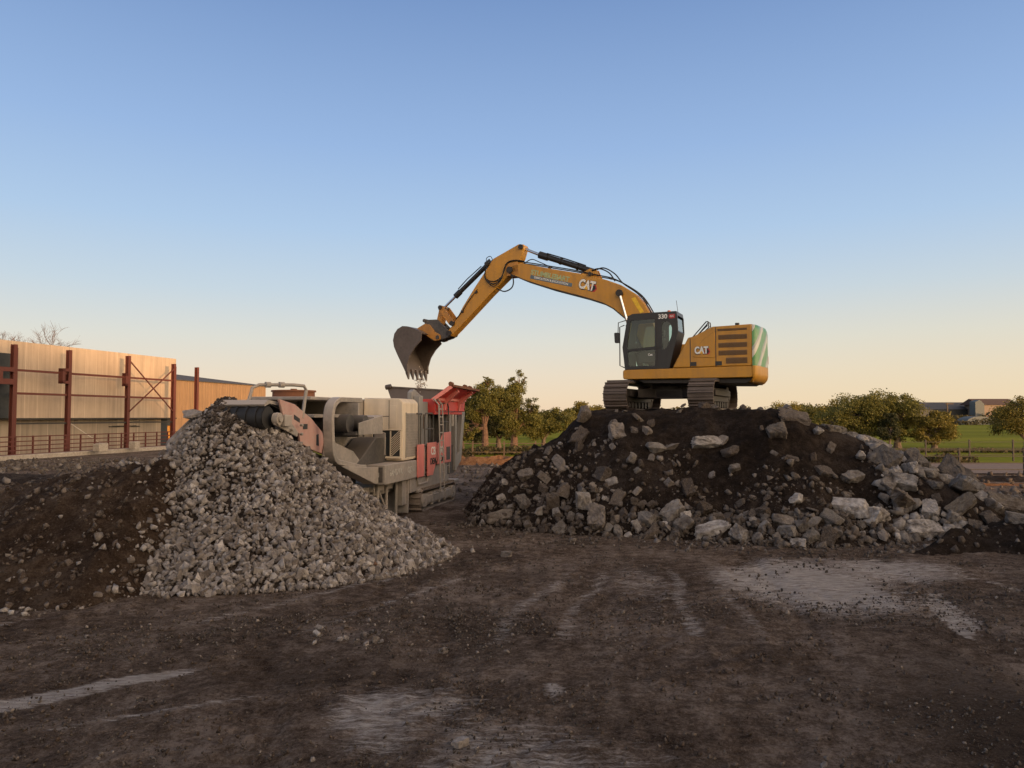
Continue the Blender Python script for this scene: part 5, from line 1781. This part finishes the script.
# second building
def shed():
    p0 = Vector((-36.4, 75.0, 0))
    p1 = Vector((-31.7, 95.0, 0))
    d = p1-p0
    L = d.length
    t = empty('profiled_shed', p0, math.atan2(d.y, d.x), 'orange brown profiled sheet shed with dark roof right of the warehouse', 'shed')
    m = MB()
    pts = []
    x = 0.0
    k = 0
    while x < L:
        pts.append((x, -.05 if (k//2) % 2 else .0))
        x += .06 if k % 2 else .2
        k += 1
    pts.append((L, 0))
    outl = pts+[(L, .2), (0, .2)]
    vs = [(a, b, 2.6) for a, b in outl]+[(a, b, 6.75) for a, b in outl]
    n = len(outl)
    m.add(vs, [(i, (i+1) % n, n+(i+1) % n, n+i) for i in range(n)])
    m.build('wall', M['wall_timber'], t, None, 0, 0)
    MB().box(3.4, L, .0, .2, 0, 2.597).build('lower_wall', M['wall_timber'], t)
    MB().box(.0, 3.4, .6, .8, 0, 2.6).build('doorway', M['sticker'] if False else plain('painted_sunlit_wall', (.42, .21, .05), .9), t, label='inner wall coloured sunlit orange seen through the open bay')  # warm sunlight is put into this base colour
    MB().box(.0, 3.4, .3, .5, 1.9, 2.6).build('lintel', M['clad_dark'], t)
    MB().box(2.9, 3.05, -.16, -.06, 2.6, 6.75).build('downpipe', M['clad_dark'], t)
    m = MB()
    m.add([(-.1, -.2, 6.78), (L+.1, -.2, 6.78), (L+.1, 6, 6.85), (L*.82, 6, 7.5), (-.1, 6, 8.15)], [(0, 1, 2, 3, 4)])
    m.add([(-.1, -.2, 6.70), (L+.1, -.2, 6.70), (L+.1, -.2, 6.78), (-.1, -.2, 6.78)], [(0, 1, 2, 3)])
    m.build('roof', M['roof_dark'], t, None, 0, 0)
    MB().cyl((12.3, -.08, 4.75), (12.3, -.30, 4.75), .42, None, 20).build('extract_fan', M['iron'], t)
    MB().box(L-.2, L, .2, 12, 0, 6.6).build('end_wall', M['wall_timber'], t)
shed()

# far barns on the right
def barns():
    t = empty('farm_barn', (140, 280, 0), 0, 'long low dark roofed barn far off on the right skyline', 'barn')
    MB().box(0, 40, 0, 14, 0, 5.4).build('wall', M['clad_dark'], t)
    m = MB()
    m.prism([(-.5, 5.4), (7, 8.2), (14.5, 5.4)], -1, 41, 'x')
    m.build('roof', M['roof_dark'], t)
    t = empty('farm_barn', (167.5, 270, 0), 0, 'taller far barn with grey gable and brown roof on the right skyline', 'barn')
    MB().prism([(1.6, 0), (4.9, 0), (4.9, 7.2), (3.3, 8.8), (1.6, 8.0)], 0, 3.5).build('gable_block', M['clad_grey'], t)
    MB().box(4.95, 17, 1, 12, 0, 7.0).build('wall', M['cream_wall'], t)
    m = MB()
    m.add([(3.2, .4, 7.0), (18, .4, 7.0), (18, 6.5, 9.3), (3.2, 6.5, 9.3), (3.2, 12.6, 7.0), (18, 12.6, 7.0)], [(0, 1, 2, 3), (3, 2, 5, 4), (0, 3, 4), (1, 5, 2)])
    m.build('roof', M['roof_brown'], t)
    t = empty('polytunnel', (155, 245, 0), 0, 'small pale low tunnel shed before the far barns', 'shed')
    m = MB()
    m.prism([(4.5*math.cos(a), .8+2.0*math.sin(a)) for a in np.linspace(0, math.pi, 12)]+[(-4.5, 0), (4.5, 0)], 0, 6)
    m.build('cover', M['clad_grey'], t)
barns()
def pole():
    t = empty('utility_pole', (100, 170, 0), 0, 'lone pale utility pole standing in the far right field', 'pole')
    MB().cyl((0, 0, 0), (0, 0, 6.0), .2, .15, 8).build('mast', M['wood'], t)
    MB().box(-.4, 1.4, -.1, .1, 5.6, 5.8).build('cross_arm', M['wood'], t)
pole()

# ------------------------------------------------------------------ trees
def tree_parts(seed, H, trunk_h, crown, trunk_r, leafn, leafs, lean=0, spread=1.0):
    """crown: list of (x,y,z,rx,ry,rz) lobes. returns (wood MB, leaf arrays)"""
    r = random.Random(seed)
    wood = MB()
    tips = []
    top = Vector((lean, 0, trunk_h))
    pts = [Vector((0, 0, -.2)), Vector((lean*.2+r.uniform(-.05, .05), 0, trunk_h*.35)), Vector((lean*.6, r.uniform(-.1, .1), trunk_h*.7)), top]
    wood.tube(pts, [trunk_r*1.35, trunk_r, trunk_r*.85, trunk_r*.65], 9)
    clumps = []
    for (x, y, z, rx, ry, rz) in crown:
        c = Vector((x, y, z))
        mid = top.lerp(c, .5)+Vector((r.uniform(-.2, .2), r.uniform(-.2, .2), -.1*rz))
        wood.tube([top-Vector((0, 0, trunk_h*.15)), mid, c], [trunk_r*.55, trunk_r*.35, trunk_r*.16], 6)
        nb = max(6, int(9*spread*(rx*ry*rz)**.33*2))
        for k in range(nb):
            d = Vector((r.gauss(0, 1), r.gauss(0, 1), r.gauss(0, 1))).normalized()*(r.uniform(.55, 1.0))
            e = c+Vector((d.x*rx, d.y*ry, d.z*rz))
            s = mid.lerp(c, r.uniform(.2, 1))
            wood.tube([s, s.lerp(e, .55)+Vector((0, 0, .06*rz)), e], [trunk_r*.16, trunk_r*.09, trunk_r*.03], 4)
            clumps.append((e, r.uniform(.16, .42)*min(rx, rz)))
    L = []
    rn = np.random.default_rng(seed)
    cw = np.array([c[1]**2 for c in clumps])
    idx = rn.choice(len(clumps), leafn, p=cw/cw.sum())
    ce = np.array([tuple(c[0]) for c in clumps])[idx]
    cs = np.array([c[1] for c in clumps])[idx]
    pos = ce+np.clip(rn.normal(0, .58, (leafn, 3)), -1.15, 1.15)*cs[:, None]*np.array([1.15, 1.15, .85])
    a = rn.normal(size=(leafn, 3))
    a /= np.linalg.norm(a, axis=1)[:, None]
    b = np.cross(a, rn.normal(size=(leafn, 3)))
    b /= np.linalg.norm(b, axis=1)[:, None]
    s = leafs*rn.uniform(.6, 1.4, leafn)[:, None]
    co = np.stack([pos-a*s*.6, pos+b*s*.35, pos+a*s*.6, pos-b*s*.35], 1).reshape(-1, 3)
    f = np.arange(leafn*4).reshape(-1, 4)
    return wood, co, f

def tree(name, loc, label, seed, H, trunk_h, crown, trunk_r, leafn, leafs, leaf, bark='bark', lean=0, cat='tree', group=None, spread=1.0, rz=0):
    t = empty(name, loc, rz, label, cat, group)
    wood, co, f = tree_parts(seed, H, trunk_h, crown, trunk_r, int(leafn*3.4), leafs*.62, lean, spread)
    wood.build('trunk', M[bark], t)
    c = np_mesh('crown', co, f, M[leaf], None, False)
    c.parent = t
    return t

# the clump between crusher and mound
tree('broadleaf_tree', (-2.05, 58.0, 0), 'tall open olive tree with bare orange trunk nearest the crusher', 21, 6.2, 2.3,
     [(-.5, 0, 3.6, 1.5, 1.2, 1.0), (.1, 0, 4.8, 1.2, 1.0, .85), (-1.0, .2, 2.3, .8, .8, 1.0), (.9, 0, 4.1, .9, .8, .7), (.2, 0, 5.6, .7, .6, .45), (-1.5, 0, 1.6, .6, .6, .8)], .27, 7000, .15, 'leaf_olive', 'bark', -.1)
tree('broadleaf_tree', (.1, 59.0, 0), 'taller olive tree with forked crown at the right of the middle clump', 22, 6.6, 1.9,
     [(-.1, 0, 3.0, 1.4, 1.2, 1.3), (.4, 0, 4.7, 1.1, .9, 1.0), (.5, 0, 5.8, .8, .7, .65), (-1.0, 0, 4.7, 1.0, .8, .7), (1.3, 0, 2.6, 1.0, .9, 1.1), (1.7, 0, 3.7, .8, .7, .6), (-.3, 0, 2.0, .9, .8, .8)], .30, 8500, .15, 'leaf_olive', 'bark', .15)
tree('broadleaf_tree', (-4.4, 64.0, 0), 'dense dark tree behind the crusher hopper posts', 23, 4.6, 1.0,
     [(0, 0, 2.2, 1.6, 1.4, 1.7), (1.3, 0, 2.2, 1.3, 1.1, 1.6), (-1.3, 0, 3.2, 1.2, 1.1, 1.4), (.6, 0, 3.4, 1.1, 1, 1)], .25, 7000, .2, 'leaf_dark', 'bark_grey')
tree('broadleaf_tree', (-1.2, 65.0, 0), 'dense dark tree standing between the two olive trees', 24, 4.4, .9,
     [(0, 0, 2.3, 1.4, 1.3, 1.8), (-.8, 0, 3.0, 1.0, 1.0, 1.2), (.9, 0, 2.6, 1.1, 1.0, 1.6)], .25, 7000, .2, 'leaf_dark', 'bark_grey')
tree('broadleaf_tree', (2.9, 68.0, 0), 'round bushy olive tree left of the mound shoulder', 25, 4.2, .8,
     [(0, 0, 2.2, 1.5, 1.4, 1.3), (1.5, 0, 2.6, 1.2, 1.2, 1.0), (-1.0, 0, 2.0, 1.0, 1.0, 1.2)], .22, 4200, .2, 'leaf_olive', 'bark_grey')
tree('broadleaf_tree', (7.0, 75.0, 0), 'golden topped bushy tree peeping over the mound left of the tracks', 26, 5.0, 1.2,
     [(0, 0, 3.0, 1.3, 1.3, 1.3), (1.6, 0, 2.8, 1.3, 1.2, 1.0)], .25, 3600, .2, 'leaf_gold', 'bark_grey')
# right clump
tree('broadleaf_tree', (30.5, 66.0, 0), 'broad dark green tree at the left of the right hand clump', 31, 5.6, 1.2,
     [(0, 0, 3.0, 2.4, 2.0, 1.7), (1.8, 0, 3.4, 2.0, 1.8, 1.5), (-1.8, 0, 2.2, 1.8, 1.6, 1.4), (.6, 0, 1.4, 1.8, 1.5, 1.0)], .35, 7000, .2, 'leaf_olive', 'bark_grey')
tree('broadleaf_tree', (34.6, 66.5, 0), 'middle olive tree of the right hand clump with ragged top', 32, 5.2, 1.2,
     [(0, 0, 3.0, 1.9, 1.7, 1.7), (.6, 0, 4.0, 1.2, 1.2, .9), (-.4, 0, 1.6, 1.5, 1.3, 1.0)], .3, 5600, .2, 'leaf_olive', 'bark_grey')
tree('broadleaf_tree', (37.3, 65.5, 0), 'lowest brownish tree at the right of the right hand clump', 33, 3.8, .8,
     [(0, 0, 2.0, 1.8, 1.5, 1.3), (-.8, 0, 1.2, 1.3, 1.1, .9), (.6, 0, 2.8, 1.2, 1.1, .7)], .25, 4600, .2, 'leaf_gold', 'bark_grey')
tree('broadleaf_tree', (32.6, 64.0, 0), 'dark pointed bush standing in front of the right hand clump', 34, 3.2, .5,
     [(0, 0, 1.6, .8, .8, 1.2), (.2, 0, 2.6, .5, .5, .7)], .16, 2200, .18, 'leaf_dark', 'bark_grey')
tree('broadleaf_tree', (45.2, 65.0, 0), 'rounded golden tree at the right edge with dark trunk', 35, 4.9, .9,
     [(0, 0, 2.9, 2.4, 2.0, 1.6), (-1.4, 0, 2.3, 1.5, 1.4, 1.3), (.2, 0, 3.9, 1.6, 1.4, .8), (1.6, 0, 2.4, 1.6, 1.4, 1.4)], .3, 7000, .19, 'leaf_gold', 'bark_grey')
# line of hedge trees along the skyline right of the machine
labs = 'small far hedgerow tree on the skyline right of the excavator'
for i, (px, Y, hh, wd) in enumerate([(770, 150, 4.6, 2.2), (786, 150, 6.4, 3.2), (801, 155, 5.8, 2.6), (818, 150, 5.6, 3.2), (835, 140, 6.2, 3.0), (850, 120, 6.0, 3.0), (741, 160, 5.0, 2.6), (588, 140, 4.8, 2.6), (612, 150, 4.6, 3), (664, 150, 4.4, 3), (690, 155, 4.4, 3)]):
    X = (px-512)/740*Y
    tree('hedge_tree', (X, Y, 0), labs if px > 735 else 'small far hedgerow tree seen low under the excavator', 50+i, hh, 1.2,
         [(0, 0, hh*.55, wd, wd, hh*.4), (wd*.6, 0, hh*.45, wd*.7, wd*.7, hh*.33), (-wd*.7, 0, hh*.42, wd*.7, wd*.7, hh*.33)], .25, 1700, .42, 'leaf_gold' if i % 3 == 1 else 'leaf_olive', 'bark_grey', group='far hedgerow trees on the right' if px > 735 else 'far hedgerow trees under the excavator')

def hedge(name, x0, x1, Y, h, n, leafs, leaf, dy=2.0, slope=0):
    rn = np.random.default_rng(int(Y+n))
    x = rn.uniform(x0, x1, n)
    top = h*(.7+.3*vnoise(x, x*0+Y, h*1.3, 3))
    z = top*rn.random(n)**.7
    pos = np.stack([x, Y+slope*(x-x0)+rn.normal(0, dy, n), z], -1)
    a = rn.normal(size=(n, 3))
    a /= np.linalg.norm(a, axis=1)[:, None]
    b = np.cross(a, rn.normal(size=(n, 3)))
    b /= np.linalg.norm(b, axis=1)[:, None]
    s = leafs*rn.uniform(.6, 1.4, n)[:, None]
    co = np.stack([pos-a*s*.6, pos+b*s*.4, pos+a*s*.6, pos-b*s*.4], 1).reshape(-1, 3)
    return tag(np_mesh(name, co, np.arange(n*4).reshape(-1, 4), M[leaf], None, False), kind='stuff')
hedge('far_hedge', 60, 260, 262, 4.4, 9000, .9, 'leaf_hedge', 3)
hedge('far_woodland', -420, 700, 420, 9.5, 9000, 2.2, 'leaf_hedge', 8)
hedge('field_hedge', 85, 215, 235, 2.6, 4500, .5, 'leaf_hedge', 1.5)
hedge('rough_grass', 22, 60, 58.5, .38, 3000, .2, 'leaf_hedge', .4)
hedge('rough_grass', -8, 6, 55.5, .7, 2500, .2, 'leaf_hedge', .8)
hedge('brambles', 25.3, 28.2, 45.2, .75, 700, .14, 'leaf_hedge', .3)
hedge('brambles', -9, -2.4, 47.6, .9, 1400, .16, 'leaf_hedge', .6)

# bare tree behind the warehouse
def bare_tree(loc, H, seed, label):
    t = empty('bare_tree', loc, 0, label, 'tree')
    r = random.Random(seed)
    trunk, crown = MB(), MB()
    trunk.tube([(0, 0, -.2), (.1, 0, H*.25), (0, 0, H*.45)], [.35, .28, .2], 8)
    def br(p, d, L, rad, dep):
        q = p+d*L
        crown.tube([p, p.lerp(q, .5)+Vector((r.uniform(-.06, .06), r.uniform(-.06, .06), .04))*L, q], [rad, rad*.8, rad*.55], 4 if dep < 3 else 3, False)
        if dep >= 5: return
        for k in range(3 if dep < 3 else 4):
            nd = (d+Vector((r.gauss(0, .55), r.gauss(0, .55), r.gauss(.06, .35)))).normalized()
            br(p.lerp(q, r.uniform(.6, 1)), nd, L*r.uniform(.6, .82), max(.011, rad*.5), dep+1)
    for k in range(5):
        a = k*1.256
        br(Vector((0, 0, H*(.38+.06*(k % 2)))), Vector((math.cos(a)*.75, math.sin(a)*.75, .9)).normalized(), H*.22, .13, 1)
    trunk.build('trunk', M['bark_grey'], t)
    crown.build('crown', M['bark'], t)
bare_tree((-55.6, 84.0, 0), 15.0, 4, 'bare branched tree rising behind the warehouse wall at the left')
bare_tree((-56.6, 90.0, 0), 13.6, 8, 'lower bare tree behind the warehouse wall right of the first bare crown')
